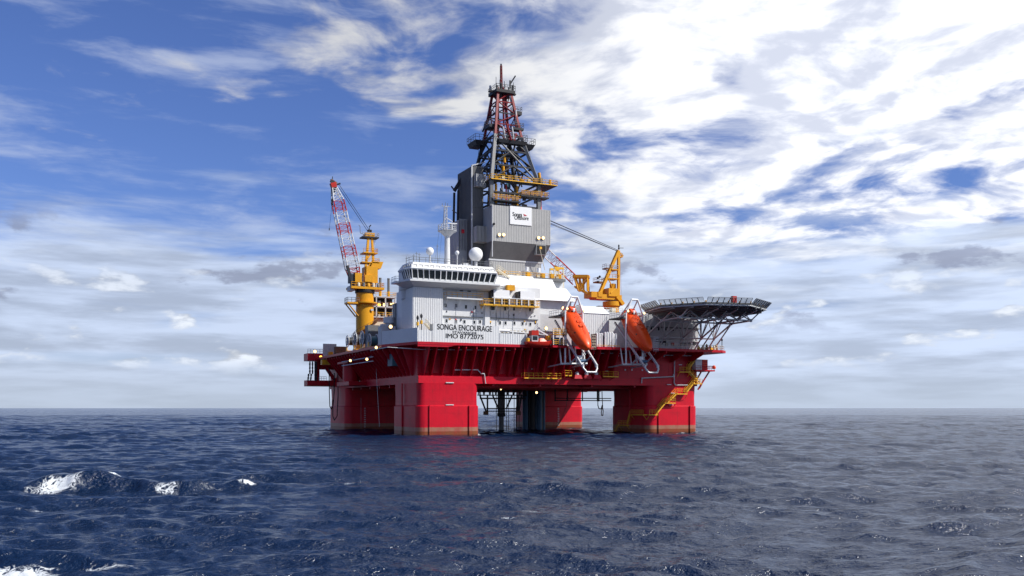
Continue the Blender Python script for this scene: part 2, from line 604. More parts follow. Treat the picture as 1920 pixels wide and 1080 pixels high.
# ================================================================== THE SEA
def water_material():
    m = bpy.data.materials.new('sea_water')
    m.use_nodes = True
    k = NT(m.node_tree)
    pos = k.n('ShaderNodeNewGeometry').outputs['Position']
    # ripples too small for the mesh
    pr = k.vm('MULTIPLY', pos, (1, 1, 0))
    warp = k.n('ShaderNodeTexNoise', {'Vector': pr, 'Scale': 0.25, 'Detail': 2.0}).outputs['Color']
    pw = k.vm('ADD', pr, k.vm('SCALE', warp, scale=1.2))
    st = k.n('ShaderNodeMapping', {'Vector': pw, 'Rotation': (0, 0, rad(25)), 'Scale': (0.55, 1.0, 1.0)}).outputs[0]
    r1 = k.noise(st, 0.8, 5.0, 0.62)
    r2 = k.noise(st, 3.2, 4.0, 0.62)
    r3 = k.noise(k.vm('ADD', st, (11, 5, 0)), 0.16, 3.0, 0.55)
    lod = k.n('ShaderNodeAttribute', attribute_name='coarse').outputs['Fac']     # where the mesh is too coarse for the shorter waves
    h = k.m('ADD', k.m('MULTIPLY', r1, 0.52), k.m('ADD', k.m('MULTIPLY', r2, 0.20), k.m('MULTIPLY', r3, k.m('ADD', 0.35, k.m('MULTIPLY', lod, 1.25)))))
    # gusts and slicks make some areas rougher than others
    gust = k.noise(pr, 0.018, 3.0, 0.5)
    bn = k.n('ShaderNodeBump', {'Height': h, 'Strength': k.ss(gust, 0.35, 0.65, 0.65, 1.0), 'Distance': 1.0})
    body = k.mix(k.noise(pr, 0.012, 3.0, 0.5), (0.0030, 0.012, 0.042, 1), (0.0045, 0.017, 0.050, 1))
    bs = k.n('ShaderNodeBsdfPrincipled', {'Base Color': body, 'Roughness': 0.15, 'IOR': 1.33, 'Normal': bn.outputs[0]})
    fo = k.n('ShaderNodeAttribute', attribute_name='foam').outputs['Fac']
    fn = k.noise(pr, 2.2, 8.0, 0.66, 0.6)
    fn2 = k.noise(pr, 0.45, 3.0, 0.6)
    lace = k.m('MULTIPLY', k.m('ABSOLUTE', k.m('SUBTRACT', fn, 0.5)), -5.5)
    fm = k.ss(k.m('ADD', k.m('ADD', fo, lace), k.m('MULTIPLY', k.m('SUBTRACT', fn2, 0.5), 1.6)), 0.22, 0.55)
    fm = k.m('MULTIPLY', fm, k.ss(fo, 0.02, 0.2))
    fb = k.n('ShaderNodeBump', {'Height': fn, 'Strength': 0.8, 'Distance': 0.15})
    foam = k.n('ShaderNodeBsdfPrincipled', {'Base Color': (0.66, 0.70, 0.73, 1), 'Roughness': 0.7, 'Normal': fb.outputs[0]})
    mx = k.n('ShaderNodeMixShader', {0: fm, 1: bs.outputs[0], 2: foam.outputs[0]})
    k.n('ShaderNodeOutputMaterial', {'Surface': mx.outputs[0]})
    return m


def make_sea():
    # rows run out from the boat the photo is taken from; fine near it, coarse towards the horizon
    r = [14.0]
    while r[-1] < 900:
        r.append(r[-1] + 0.08 + 0.0030 * r[-1])
    while r[-1] < 70000:
        r.append(r[-1] * 1.06)
    r = np.array(r)
    th = np.concatenate([np.linspace(-math.pi, -rad(42), 60, endpoint=False),
                         np.linspace(-rad(42), rad(42), 760, endpoint=False),
                         np.linspace(rad(42), math.pi, 60, endpoint=False)])
    R, T = np.meshgrid(r, th, indexing='ij')
    gx, gy = CAM.x, CAM.y
    X = gx + R * np.sin(T + YAW)
    Y = gy + R * np.cos(T + YAW)
    dth = np.gradient(th)[None, :]
    sp = np.maximum((0.08 + 0.0030 * R) * 0.8, R * dth)
    rs = np.random.RandomState(12)
    Z = np.zeros_like(X)
    DX = np.zeros_like(X)
    DY = np.zeros_like(X)
    N = 110
    lam = np.exp(np.linspace(math.log(0.55), math.log(30.0), N))
    wind = math.atan2(-CC, -SS) + rad(18)                  # waves run roughly towards the boat
    # patches of livelier and calmer water
    patch = np.ones_like(X)
    for i in range(6):
        a = rs.uniform(0, 2 * math.pi)
        L = rs.uniform(40, 160)
        patch += 0.10 * np.sin((X * math.cos(a) + Y * math.sin(a)) * 2 * math.pi / L + rs.uniform(0, 6.28))
    for i, l in enumerate(lam):
        spread = rad(75) * (1.0 if l < 6 else 0.6)
        a = wind + rs.normal(0, 0.45) * spread
        slope = 0.041 * min(1.0, (4.0 / l) ** 0.75) * rs.uniform(0.6, 1.4)
        A = slope * l / (2 * math.pi)
        kx, ky = math.cos(a) * 2 * math.pi / l, math.sin(a) * 2 * math.pi / l
        ph = kx * X + ky * Y + rs.uniform(0, 6.28)
        w = np.clip((l / sp - 2.0) / 2.5, 0, 1) * patch
        Z += A * w * np.cos(ph)
        q = 0.75
        DX -= q * A * w * math.cos(a) * np.sin(ph)
        DY -= q * A * w * math.sin(a) * np.sin(ph)
    foam = np.zeros_like(X)
    # one steep wave breaking off to the left, and churned water in the corner near the boat
    path = [PZ(-260, 925, 0), PZ(0, 921, 0), PZ(140, 917, 0), PZ(300, 920, 0), PZ(460, 916, 0), PZ(560, 913, 0), PZ(690, 908, 0)]
    hgt = [0.4, 0.75, 1.0, 0.85, 0.55, 0.3, 0.35]
    F = Vector((SS, CC, 0))
    S = Vector((CC, -SS, 0))
    sx = (X - gx) * S.x + (Y - gy) * S.y
    fx = (X - gx) * F.x + (Y - gy) * F.y
    ps = [((p - CAM).dot(S), (p - CAM).dot(F)) for p in path]
    xs = np.array([p[0] for p in ps])
    ys = np.array([p[1] for p in ps])
    cy = np.interp(sx, xs, ys) + 0.5 * np.sin(sx * 0.8) + 0.3 * np.sin(sx * 2.1)
    hh = np.interp(sx, xs, np.array(hgt), left=0, right=0)
    hh = hh * (0.8 + 0.25 * np.sin(sx * 0.55 + 1) + 0.15 * np.sin(sx * 1.7))
    t = fx - cy
    prof = np.where(t < 0, np.exp(-(t / 0.95) ** 2), np.exp(-(t / 3.2) ** 2)) - 0.30 * np.exp(-((t + 3.2) / 2.2) ** 2)
    Z += hh * prof
    def spot(u, v, su, sf, amp):
        p = PZ(u, v, 0)
        a, b = (p - CAM).dot(S), (p - CAM).dot(F)
        return amp * np.exp(-((sx - a) / su) ** 2 - ((fx - b) / sf) ** 2)
    for args in ((105, 921, 1.7, 1.6, 1.0), (128, 912, 1.2, 0.8, .9), (212, 914, 2.2, 0.7, 0.9), (312, 922, 1.0, 1.0, .85), (462, 916, 0.8, 0.5, 1.0), (0, 925, 1.5, .6, .5), (390, 919, 1.0, .4, .25), (655, 910, .8, .4, .55),
                 (60, 951, 2.6, 0.6, 0.45), (150, 948, 1.6, 0.3, 0.40),
                 (45, 1066, 1.6, 0.45, 0.85), (-60, 1072, 2.5, 1.0, 0.8), (95, 1060, 0.6, 0.2, 0.6), (270, 1078, 1.6, 0.35, 0.85), (150, 1046, 1.6, 0.4, 0.6), (220, 1060, 1.6, .5, .55),
                 (360, 1066, 0.8, 0.25, 0.5), (945, 976, 0.7, 0.25, 0.6), (990, 965, 1.2, .25, 0.5), (830, 984, 1.0, .2, .45), (560, 1040, .6, .2, .4)):
        foam += spot(*args)
    bulge = spot(110, 1052, 3.5, 0.7, 0.30) + spot(350, 1068, 2.0, 0.5, 0.15)
    Z += bulge + 0.10 * np.clip(foam, 0, 1) * (0.5 + 0.5 * np.sin(sx * 7.0) * np.sin(fx * 6.0 + sx * 2))
    # wash round the legs
    for cx, cy in ((0, 0), (60, 0), (0, 60), (60, 60)):
        dx_ = np.maximum(np.abs(X - cx - 7.2) - 7.5, 0)
        dy_ = np.maximum(np.abs(Y - cy - 8.8) - 9.1, 0)
        dd = np.hypot(dx_, dy_)
        foam += 0.52 * np.exp(-(dd / 0.9) ** 2)
        Z += 0.22 * np.exp(-(dd / 1.3) ** 2) * np.sin(X * 1.3 + Y * 0.9)
    foam = np.clip(foam, 0, 1.2)
    nr, nc = R.shape
    co = np.stack([X + DX, Y + DY, Z], -1).reshape(-1, 3)
    centre = np.array([[gx, gy, 0.0]])
    co = np.concatenate([co, centre])
    i = np.arange(nr - 1)[:, None] * nc
    j = np.arange(nc)[None, :]
    j2 = (j + 1) % nc
    quads = np.stack([i + j, i + nc + j, i + nc + j2, i + j2], -1).reshape(-1, 4)
    tris = np.stack([np.full(nc, nr * nc), np.arange(nc), (np.arange(nc) + 1) % nc], -1)
    me = bpy.data.meshes.new('sea')
    me.vertices.add(len(co))
    me.vertices.foreach_set('co', co.ravel().astype(np.float32))
    nl = quads.size + tris.size
    me.loops.add(nl)
    me.loops.foreach_set('vertex_index', np.concatenate([quads[:, ::-1].ravel(), tris[:, ::-1].ravel()]).astype(np.int32))
    me.polygons.add(len(quads) + len(tris))
    ls = np.concatenate([np.arange(len(quads)) * 4, quads.size + np.arange(len(tris)) * 3])
    me.polygons.foreach_set('loop_start', ls.astype(np.int32))
    me.update(calc_edges=True)
    me.validate()
    me.shade_smooth()
    at = me.attributes.new('foam', 'FLOAT', 'POINT')
    at.data.foreach_set('value', np.concatenate([foam.ravel(), [0.0]]).astype(np.float32))
    at = me.attributes.new('coarse', 'FLOAT', 'POINT')
    at.data.foreach_set('value', np.concatenate([np.clip((R.ravel() - 60.0) / 240.0, 0, 1), [0.0]]).astype(np.float32))
    me.materials.append(water_material())
    # upward normals
    if me.polygons[0].normal.z < 0:
        me.flip_normals()
    o = bpy.data.objects.new('sea', me)
    COL.objects.link(o)
    o['kind'] = 'structure'
    o['label'] = 'dark blue choppy open sea with a small breaking wave'


make_sea()

# ================================================================== THE HULL
DK = 20.75                                  # deck level
HB = 11.9                                   # underside of the hull
hull = thing('drilling_platform_hull', 'red hull of the floating drilling platform on four square columns in the sea', 'platform', (37, 39, 0))


def rrect(x0, x1, y0, y1, rr, z, n=6):
    pts = []
    for cx, cy, a0 in ((x1 - rr, y0 + rr, -90), (x1 - rr, y1 - rr, 0), (x0 + rr, y1 - rr, 90), (x0 + rr, y0 + rr, 180)):
        for i in range(n + 1):
            a = rad(a0 + 90 * i / n)
            pts.append(Vector((cx + rr * math.cos(a), cy + rr * math.sin(a), z)))
    return pts


CW, CD = 14.4, 17.6
COLS = [(0, 0), (60, 0), (0, 60), (60, 60)]
for cx, cy in COLS:
    def R_(g, z):
        return rrect(cx - g, cx + CW + (2.4 if cy and not cx else 0.6 if cy else 0) + g, cy - g, cy + CD + g, 1.6 + g, z)
    MB().rings([R_(0.35, -8), R_(0.35, 6.75), R_(0.05, 6.95), R_(0.0, 9.0), R_(0.15, HB + 0.05)]).build('column', 'hull_red', hull, smooth=35)
# hull box in strakes: each wall its own plate field with a proud lower band
XR = 74.4
YB = 78.0
hb = MB().box(0, 50, 0.9, YB, HB, 20.2).box(50, XR, 0, YB, HB, 20.2).build('hull_box', 'red', hull)
for (a, b) in (((-0.08, XR + 0.08), None),):
    MB().box(-0.08, XR + 0.08, -0.10, 0.0, HB - 0.02, 13.5).build('lower_band', 'hull_red', hull)
    MB().hexa([(0.3, 0, HB), (50, 0, HB), (50, .95, HB), (0.3, .95, HB)], [(0.3, 0, 13.4), (50, 0, 13.4), (50, .95, 14.2), (0.3, .95, 14.2)]).build('lower_band', 'hull_red', hull)
    MB().box(-0.10, 0.0, 0.0, YB, HB - 0.02, 13.6).build('lower_band', 'hull_red', hull)
    MB().box(XR, XR + 0.10, 0.0, YB, HB - 0.02, 13.6).build('lower_band', 'hull_red', hull)
# plate seams
for z in (15.6, 17.9):
    MB().box(0.1, 50, 0.82, 0.95, z, z + 0.10).build('stringer', 'red', hull)
    MB().box(50.1, XR - 0.1, -0.05, 0.02, z, z + 0.10).build('stringer', 'red', hull)
    MB().box(-0.05, 0, 0.1, YB - 0.1, z, z + 0.10).build('stringer', 'red', hull)
for i in range(24):
    x = 15.5 + i * 2.4
    yw = 0.9 if x < 50 else 0.0
    MB().box(x, x + 0.08, yw - 0.035, yw + 0.02, 14.2, 20.2).build('stiffener', 'red', hull)
# underside beams
for i in range(9):
    y = 6 + i * 8.2
    MB().box(0.5, XR - 0.5, y, y + 0.5, HB - 0.7, HB).build('bottom_beam', 'red', hull)
for x in (18, 30, 44, 56):
    MB().box(x, x + 0.5, 0.5, YB - 0.5, HB - 0.5, HB).build('bottom_beam', 'red', hull)
# deck plate with its overhang
deck = [(-1.65, -4.1), (50, -4.1), (50.0, -6.4), (77.5, -6.4), (80.2, -4.2), (80.2, 82), (-5.6, 82), (-5.6, 9.4)]
MB().hexa([(x, y, 20.15) for x, y in deck], [(x, y, DK) for x, y in deck]).build('deck_plate', 'red', hull)
MB().hexa([(-1.67, -4.04, 19.7), (5.2, -4.04, 19.7), (7.5, -4.04, 20.15), (7.5, -3.6, 20.15), (-1.4, -3.6, 19.7)],
          [(-1.67, -4.04, 20.16), (5.2, -4.04, 20.16), (7.5, -4.04, 20.2), (7.5, -3.6, 20.2), (-1.4, -3.6, 20.16)]).build('deck_edge', 'red', hull)


def bracket_y(x, t=0.22, ytip=-3.85, zl=13.7):
    prof = [(0.95 if x < 50 else .02, 20.15), (ytip, 20.15), (ytip, 19.55), (-0.25, zl), (0.95 if x < 50 else .02, zl)]
    MB().hexa([(x - t / 2, y, z) for y, z in prof], [(x + t / 2, y, z) for y, z in prof]).build('bracket', 'red', hull)


def bracket_x(y, t=0.22, xtip=-5.3, zl=13.6):
    prof = [(0.02, 20.15), (xtip, 20.15), (xtip, 19.6), (-0.35, zl), (0.02, zl)]
    MB().hexa([(x, y - t / 2, z) for x, z in prof], [(x, y + t / 2, z) for x, z in prof]).build('bracket', 'red', hull)


x = 1.2
i = 0
while x < 49.5:
    bracket_y(x)
    x += 2.55 if i % 3 else 1.75
    i += 1
for x in (52.5, 55.2, 58, 61, 66.5, 72):
    bracket_y(x, ytip=-6.2, zl=17.6)
y = 4.0
while y < 62:
    bracket_x(y, xtip=-1.6 - min(3.6, (y - 1) * 0.28))
    y += 2.6
# anchor fairlead housings on the left side (dark drums and a ledge above the rear column)
MB().lathe((-2.6, 46, 0), [(0.02, 13.2), (2.1, 13.2), (2.1, 18.0), (0.02, 18.0)], 18).build('side_drum', 'red', hull, smooth=40)
MB().box(-4.8, 0, 40, 52, 12.2, 13.2).build('side_ledge', 'red', hull)
MB().box(-4.9, 0, 41, 51, 18.0, 18.5).build('side_ledge', 'red', hull)
# vertical pipes and fenders on the columns
for u in (805.5, 880.0):
    p = PY(u, 765, -0.55)
    MB().bar((p.x, -0.50, -3), (p.x, -0.50, 6.9), 0.16, 8).build('pipe', 'hull_red', hull, smooth=50)
for u in (1235.0, 1294.0):
    p = PY(u, 765, -0.55)
    MB().bar((p.x, -0.52, -3), (p.x, -0.52, 6.9), 0.17, 8).build('pipe', 'hull_red', hull, smooth=50)
MB().bar((-0.5, 10.0, -3), (-0.5, 10.0, 12), 0.17, 8).build('pipe', 'hull_red', hull, smooth=50)
MB().bar((59.6, 8.0, -3), (59.6, 8.0, 12), 0.2, 8).build('pipe', 'hull_red', hull, smooth=50)
# draught scales: white bars up the columns
for i in range(11):
    z = 1.0 + i * 0.52
    p = PY(1047, 780, 59.6)
    MB().box(p.x - 0.25, p.x + 0.25, 59.56, 59.62, z, z + 0.18).build('draught_mark', 'white', hull)
    q = PX(711.5, 780, -0.4)
    MB().box(4.9, 5.4, 59.56, 59.62, z, z + 0.16).build('draught_mark', 'white', hull)
for (u, v, w) in ((843, 717.5, 1.9), (843, 759, 1.9), (1275, 684, 0.9), (1296, 703, 0.9), (1254, 721, 1.2), (1261, 737, 1.0), (1258, 759, 1.2)):
    p = PY(u, v, -0.2 if v > 714 else -0.02)
    MB().box(p.x - w / 2, p.x + w / 2, p.y - 0.2, p.y + 0.05, p.z - 0.09, p.z + 0.09).build('painted_mark', 'white', hull)
for (u, v) in ((1172, 693.5), (1184.5, 693.5), (1204, 694), (1100, 692), (1080, 692), (1245, 668), (1159, 667), (1143, 668)):
    p = PY(u, v, -0.02)
    yw = 0.9 if p.x < 50 else 0.0
    MB().bar((p.x, yw - 0.16, p.z), (p.x, yw + 0.02, p.z), 0.2, 10).build('porthole', 'white', hull, smooth=50)


# white pipes along the hull
def wpipe(pts, r=0.14, mat='grey_white'):
    MB().tube(pts, r, 8).build('service_pipe', mat, hull, smooth=50)


def q(u, v, y=-0.4):
    return PY(u, v, y)


wpipe([q(1289, 722), q(1266, 722), q(1264, 718), q(1265, 669), q(1270, 667.5)])
wpipe([q(1203, 718), q(1203.5, 709), q(1263, 706), q(1263, 702)])
wpipe([q(1090, 662, -1.2), q(1150, 662.5, -1.2), q(1283, 667, -1.2), q(1311.5, 667, -1.2), q(1311.5, 658, -1.2)], 0.12)
wpipe([q(850, 693.5), q(896, 693.5), q(902, 700.5), q(908, 701), q(910.5, 719)], 0.13)
wpipe([q(1284, 666, -1.3), q(1283.5, 664, -1.3)], 0.12)
MB().tube([PY(695, 657, 6), PY(727, 651, 0), PY(790, 655, -1.5), PY(960, 657, -1.5)], 0.10, 6).build('service_pipe', 'galv', hull, smooth=50)
for z in (16.2, 17.2):
    MB().bar((-5.0, 18, z + 1.2), (-5.0, 46, z + 1.2), 0.12, 6).build('service_pipe', 'galv', hull, smooth=50)
MB().box(-3.0, -0.2, 9.5, 13.0, 16.0, 18.8).build('pump_box', 'teal', hull)

# catwalk with yellow rails low on the front
def catwalk(u0, u1, v0, v1, y0=-1.5, mat='rail_yellow'):
    a, b = PY(u0, v0, y0), PY(u1, v1, y0)
    z = (a.z + b.z) / 2
    m = MB().box(a.x, b.x, y0, 0.95 if b.x < 50 else 0.02, z - 0.15, z)
    w = m.build('catwalk', 'red', hull)
    MB().rail([(a.x, y0 + 0.05, z), (b.x, y0 + 0.05, z)], 1.15, 1.25, 0.05).box(a.x, b.x, y0 - 0.02, y0 + 0.02, z - 0.15, z + 0.12).build('railing', mat, w)
    MB().rail([(a.x, y0 + 0.05, z), (a.x, 0, z)], 1.15, 1.3, 0.05).build('railing', mat, w)
    for i in range(int((b.x - a.x) / 2.5) + 1):
        xx = a.x + 0.2 + i * 2.5
        MB().bar((xx, y0 + 0.1, z - 0.1), (xx, 0, z - 1.0), 0.06, 5).build('knee', 'red', w)
    return w


catwalk(983, 1052, 709, 709)
catwalk(1060, 1072, 704, 704)
catwalk(1131, 1160, 706, 706)
for u in (984, 1002, 1021, 1040, 1059):
    a = PY(u, 709, -1.5)
    MB().bar(a, (a.x, -1.2, 19.6), 0.06, 5).build('hanger', 'red', hull)
for u0, u1 in ((1077, 1092), (1095, 1110), (1113, 1128)):
    a, b = PY(u0, 710, -1.6), PY(u1, 703, -1.6)
    MB().hexa([(a.x, -1.7, a.z), (b.x, -1.7, a.z), (b.x, 0.95, a.z), (a.x, 0.95, a.z)], [(a.x + .3, -1.5, b.z), (b.x - .3, -1.5, b.z), (b.x - .3, 0.95, b.z), (a.x + .3, 0.95, b.z)]).build('valve_chest', 'red', hull)
    MB().lathe(((a.x + b.x) / 2, -0.9, b.z), [(0.5, 0), (0.5, 0.5), (0.3, 0.75), (0.05, 0.8)], 10).build('valve', 'galv', hull, smooth=50)
# hull lettering-like white plates near the boats
for (u, v, w) in ((1054, 683, 0.9), (1062, 684, 0.6), (1158, 690, 0.5), (1138, 696, .8), (1154, 691, 0.5), (1000, 692, 1.0)):
    p = PY(u, v, 0.85)
    MB().box(p.x - w / 2, p.x + w / 2, 0.80, 0.95, p.z - 0.12, p.z + 0.12).build('painted_mark', 'white', hull)

# ------------------------------------------------------------------ the long yellow stair down the right-hand column
stair = thing('column_stair', 'yellow steel stair zigzagging down the red column below the helideck', 'stairs', (70, -1, 10))


def flight(p, q_, w=0.95, off=Vector((0, -1, 0)), mat='rail_yellow'):
    p, q_ = Vector(p), Vector(q_)
    m = MB()
    a, b = p, q_
    st_ = m
    for s in (0, w):
        m.beam(a + off * s, b + off * s, 0.10, 0.30)
    n = max(3, int(abs(p.z - q_.z) / 0.25))
    for i in range(n + 1):
        c = a.lerp(b, i / n)
        e = c + off * w
        m.beam(c, e, 0.26, 0.05)
    f = m.build('flight', mat, stair)
    r = MB()
    up = Vector((0, 0, 1.1))
    for s in (0, w):
        for h in (1.0, 0.5):
            r.bar(a + off * s + up * h, b + off * s + up * h, 0.05, 5)
        k_ = max(2, int((b - a).length / 1.3))
        for i in range(k_ + 1):
            c = a.lerp(b, i / k_) + off * s
            r.bar(c, c + up, 0.045, 4)
    r.build('handrail', mat, f)


def landing(p, q_, w=1.1, off=Vector((0, -1, 0)), mat='rail_yellow'):
    p, q_ = Vector(p), Vector(q_)
    z = (p.z + q_.z) / 2
    p.z = q_.z = z
    m = MB()
    lo = [p, q_, q_ + off * w, p + off * w]
    m.hexa([v - Vector((0, 0, 0.22)) for v in lo], lo)
    l_ = m.build('landing', mat, stair)
    MB().rail([p + off * w, q_ + off * w], 1.1, 0.9, 0.05).build('handrail', mat, l_)
    for c in (p, q_):
        MB().bar(c + off * w - Vector((0, 0, 0.15)), c - Vector((0, 0, 1.3)), 0.06, 5).build('knee', mat, l_)


ys = -0.25
S1 = [(1302, 671), (1287, 693)], [(1288, 696), (1309, 719)], [(1298, 717), (1283, 736)], [(1266, 737), (1249, 754)], [(1244, 755), (1227, 776)]
for a, b in S1:
    flight(PY(*a, ys), PY(*b, ys))
for a, b in (((1270, 697), (1289, 697)), ((1296, 719), (1312, 719)), ((1265, 738), (1284, 738)), ((1242, 755), (1262, 755)), ((1213, 777), (1229, 777))):
    landing(PY(*a, ys), PY(*b, ys))
ox = Vector((-1, 0, 0))
xl = 59.75
landing(PX(1213, 777, xl), PX(1190, 777, xl), off=ox)
flight(PX(1187, 778, xl), PX(1182, 795, xl), off=ox)
landing(PX(1182, 797, xl), PX(1166, 797, xl), off=ox)
flight(PX(1165, 798, xl), PX(1157, 812, xl), off=ox)

# service balcony at the right-hand end of the hull
bal = thing('corner_balcony', 'small red balcony with a white cabinet at the hull end above the stair', 'balcony', (76, 0, 16))
MB().box(72.5, 78.4, -2.2, 3.0, 15.6, 15.95).build('balcony_floor', 'red', bal)
MB().box(73.0, 74.9, -1.5, 1.5, 15.95, 18.6).build('cabinet', 'white', bal)
MB().box(75.2, 76.9, -1.2, 1.5, 15.95, 18.6).build('locker', 'red', bal)
for z in (16.4, 17.0, 17.6, 18.2):
    MB().box(75.3, 76.8, -1.3, -1.2, z, z + 0.25).build('slat', 'orange', bal)
MB().rail([(72.5, -2.1, 15.95), (78.3, -2.1, 15.95), (78.3, 3.0, 15.95)], 1.0, 1.4, 0.05).build('railing', 'red', bal)
MB().bar((77.6, -1.0, 15.7), (74.4, -0.5, 11.0), 0.22, 8).build('strut', 'red', bal, smooth=50)
MB().bar((77.6, 2.5, 15.7), (74.4, 2.5, 11.0), 0.22, 8).build('strut', 'red', bal, smooth=50)
MB().lathe((78.6, -1.5, 16.2), [(0.02, 0), (0.45, 0.1), (0.5, 0.5), (0.3, 0.9), (0.02, 1.0)], 10).build('float', 'orange', bal, smooth=50)

# ------------------------------------------------------------------ name wall round the front left corner of the deck
wall = thing('name_bulwark', 'white ribbed bulwark carrying the rig name in black capitals at the deck corner', 'bulwark', (8, -4, DK))
zt1 = 23.25
MB().corr((-5.55, 9.3), (-1.65, -3.95), DK, zt1 + 0.5, 0.6, 0.05).build('panel', 'white', wall)
MB().corr((-1.65, -3.95), (1.9, -3.95), DK, zt1, 0.6, 0.05).build('panel', 'white', wall)
MB().corr((1.94, -3.95), (17.8, -3.95), DK, 24.75, 0.6, 0.025).build('panel', 'white', wall)
MB().corr((17.85, -3.95), (24.3, -3.95), DK, 23.15, 0.6, 0.05).build('panel', 'white', wall)
MB().corr((24.35, -3.95), (27.4, -3.95), DK, 22.6, 0.6, 0.05).build('panel', 'white', wall)
for xx in (-1.65, 1.92, 17.82, 24.32):
    MB().box(xx - 0.06, xx + 0.06, -4.06, -3.9, DK, zt1).build('post', 'white', wall)
MB().box(1.2, 1.75, -4.05, -3.8, zt1, 24.6).build('post', 'steel', wall)


def wline(text, u0, u1, vb0, vb1, hpx, y=-3.95, mat='ink', parent=wall, fs=1.0):
    a, b = PY(u0, vb0, y), PY(u1, vb1, y)
    h = PY(u0, vb0 - hpx, y).z - a.z
    return lettering(text, a, b, h, mat, parent, thick=0.035, font_scale=fs)


wline('SONGA ENCOURAGE', 819.5, 922.5, 617.5, 622.0, 10.5)
wline('STAVANGER', 848.5, 894.5, 625.2, 627.4, 4.8, fs=0.7)
wline('IMO 8772075', 835.5, 906.5, 633.7, 636.3, 8.6)

# ================================================================== ACCOMMODATION BLOCK AND BRIDGE
house = thing('accommodation_block', 'white accommodation block with rows of small windows below the bridge', 'building', (14, 10, DK))
WY = 2.0
MB().box(6.2, 31.0, WY, 30.0, DK, 34.6).build('wall', 'white', house)
MB().box(31.0, 40.0, 3.2, 30.0, DK, 32.2).build('wall', 'white', house)
# leaning white roof plates right of the bridge
za = PY(1013, 563, WY).z
for x0, x1, z1 in ((18.0, 24.6, 37.9), (24.7, 31.5, 38.0), (31.6, 36.8, 37.6), (36.9, 40.6, 35.6)):
    zb = 31.9
    MB().hexa([(x0, WY - 0.25, zb), (x1, WY - 0.25, zb), (x1, 14, zb), (x0, 14, zb)],
              [(x0, 7.0, z1), (x1, 7.0, z1), (x1, 14, z1), (x0, 14, z1)]).build('roof_plate', 'white_clean', house)
MB().box(18.5, 40.6, 8.5, 30.0, 31.8, 37.3).build('upper_deck', 'white', house)
# ribbed stair block at the left end and the round-cornered tower beside it
a = PY(774, 612, 0.5)
b = PY(830, 612, 0.5)
MB().box(a.x, b.x, 0.75, 12.0, DK, 33.0).build('stair_block', 'white', house)
MB().corr((a.x, 0.5), (b.x, 0.5), DK, 33.1, 0.45, 0.06).build('ribbed_panel', 'white', house)
MB().rings([rrect(-1.15, a.x + 3.0, 0.9, 9.5, 0.9, z) for z in (DK, 31.6)]).build('corner_tower', 'white', house, smooth=40)
MB().lathe((-1.0, 6.5, 31.0), [(0.9, 0), (0.9, 1.9), (1.25, 2.0), (1.25, 2.7), (0.02, 2.8)], 16).build('vent_pipe', 'white', house, smooth=40)
MB().box(0.2, 6.2, 2.2, 12.0, 31.0, 34.0).build('wall', 'white', house)
MB().corr((-1.18, 8.4), (-1.18, 2.0), DK + 0.05, 31.4, 0.5, 0.05, 0.02).build('ribbed_panel', 'white', house)
# window rows
for u, v in ((835.3, 572.5), (855.1, 573.2), (873.5, 575.5), (891.7, 576.7)):
    window(house, PY(u, v, WY), 0.56, 0.82)
for u, v in ((947, 579), (963.6, 579), (993.5, 580.7)):
    window(house, PY(u, v, WY), 0.50, 0.80)
window(house, PY(924, 578, WY), 0.95, 0.85)
for u, v in ((837.2, 601.5), (855.1, 603), (870.7, 603.4), (889, 604), (899.9, 603.4), (918.3, 605), (937.3, 605.3), (947.7, 605.6),
             (964.3, 606), (979.6, 606.9), (994.1, 607.8)):
    window(house, PY(u, v, WY), 0.50, 0.72)
for u, v in ((865, 542.3), (879.4, 543.3)):
    window(house, PY(u, v, WY), 0.85, 0.95, pane='glass')
# ledges, gutters and downpipes
for u0, u1, v in ((830, 905, 594), (915, 1008, 597.5)):
    p0, p1 = PY(u0, v - 1.5, WY), PY(u1, v + 1, WY)
    MB().box(p0.x, p1.x, WY - 0.35, WY + 0.05, p0.z - 0.08, p0.z + 0.10).build('ledge', 'steel', house)
for u in (855, 893, 908, 918, 944):
    p = PY(u, 585, WY)
    MB().box(p.x - 0.05, p.x + 0.05, WY - 0.08, WY, DK + 4, 33.2).build('seam', 'grey_white', house)
MB().box(16.6, 17.8, WY - 0.5, WY + 0.1, DK + 2, 31.4).build('duct', 'white', house)
p0, p1 = PY(778, 530.5, WY), PY(907, 536, WY)
MB().box(p0.x, p1.x, WY - 0.3, WY + 0.1, 34.0, 34.15).build('ledge', 'steel', house)
# lower promenade rail and tubes above the name wall
MB().rail([(6.5, -2.6, 23.4), (29, -2.6, 23.4)], 1.1, 1.8, 0.045).build('railing', 'white', house)
MB().box(6.3, 30.0, -2.7, WY + 0.1, 23.2, 23.4).build('promenade', 'grey_white', house)
for i in range(11):
    xx = 18.6 + i * 1.0
    MB().lathe((xx, -1.6, 23.4), [(0.02, 0), (0.3, 0), (0.3, 0.75), (0.02, 0.8)], 8).build('equipment', 'cream', house, smooth=50)
MB().tube([(18.2, -2.9, 23.9), (20.5, -2.9, 23.9)], 0.35, 10).build('raft_tube', 'white_clean', house, smooth=50)
MB().bar((20.7, -2.9, 23.7), (28.5, -2.9, 23.3), 0.18, 8).build('raft_tube', 'grey_white', house, smooth=50)


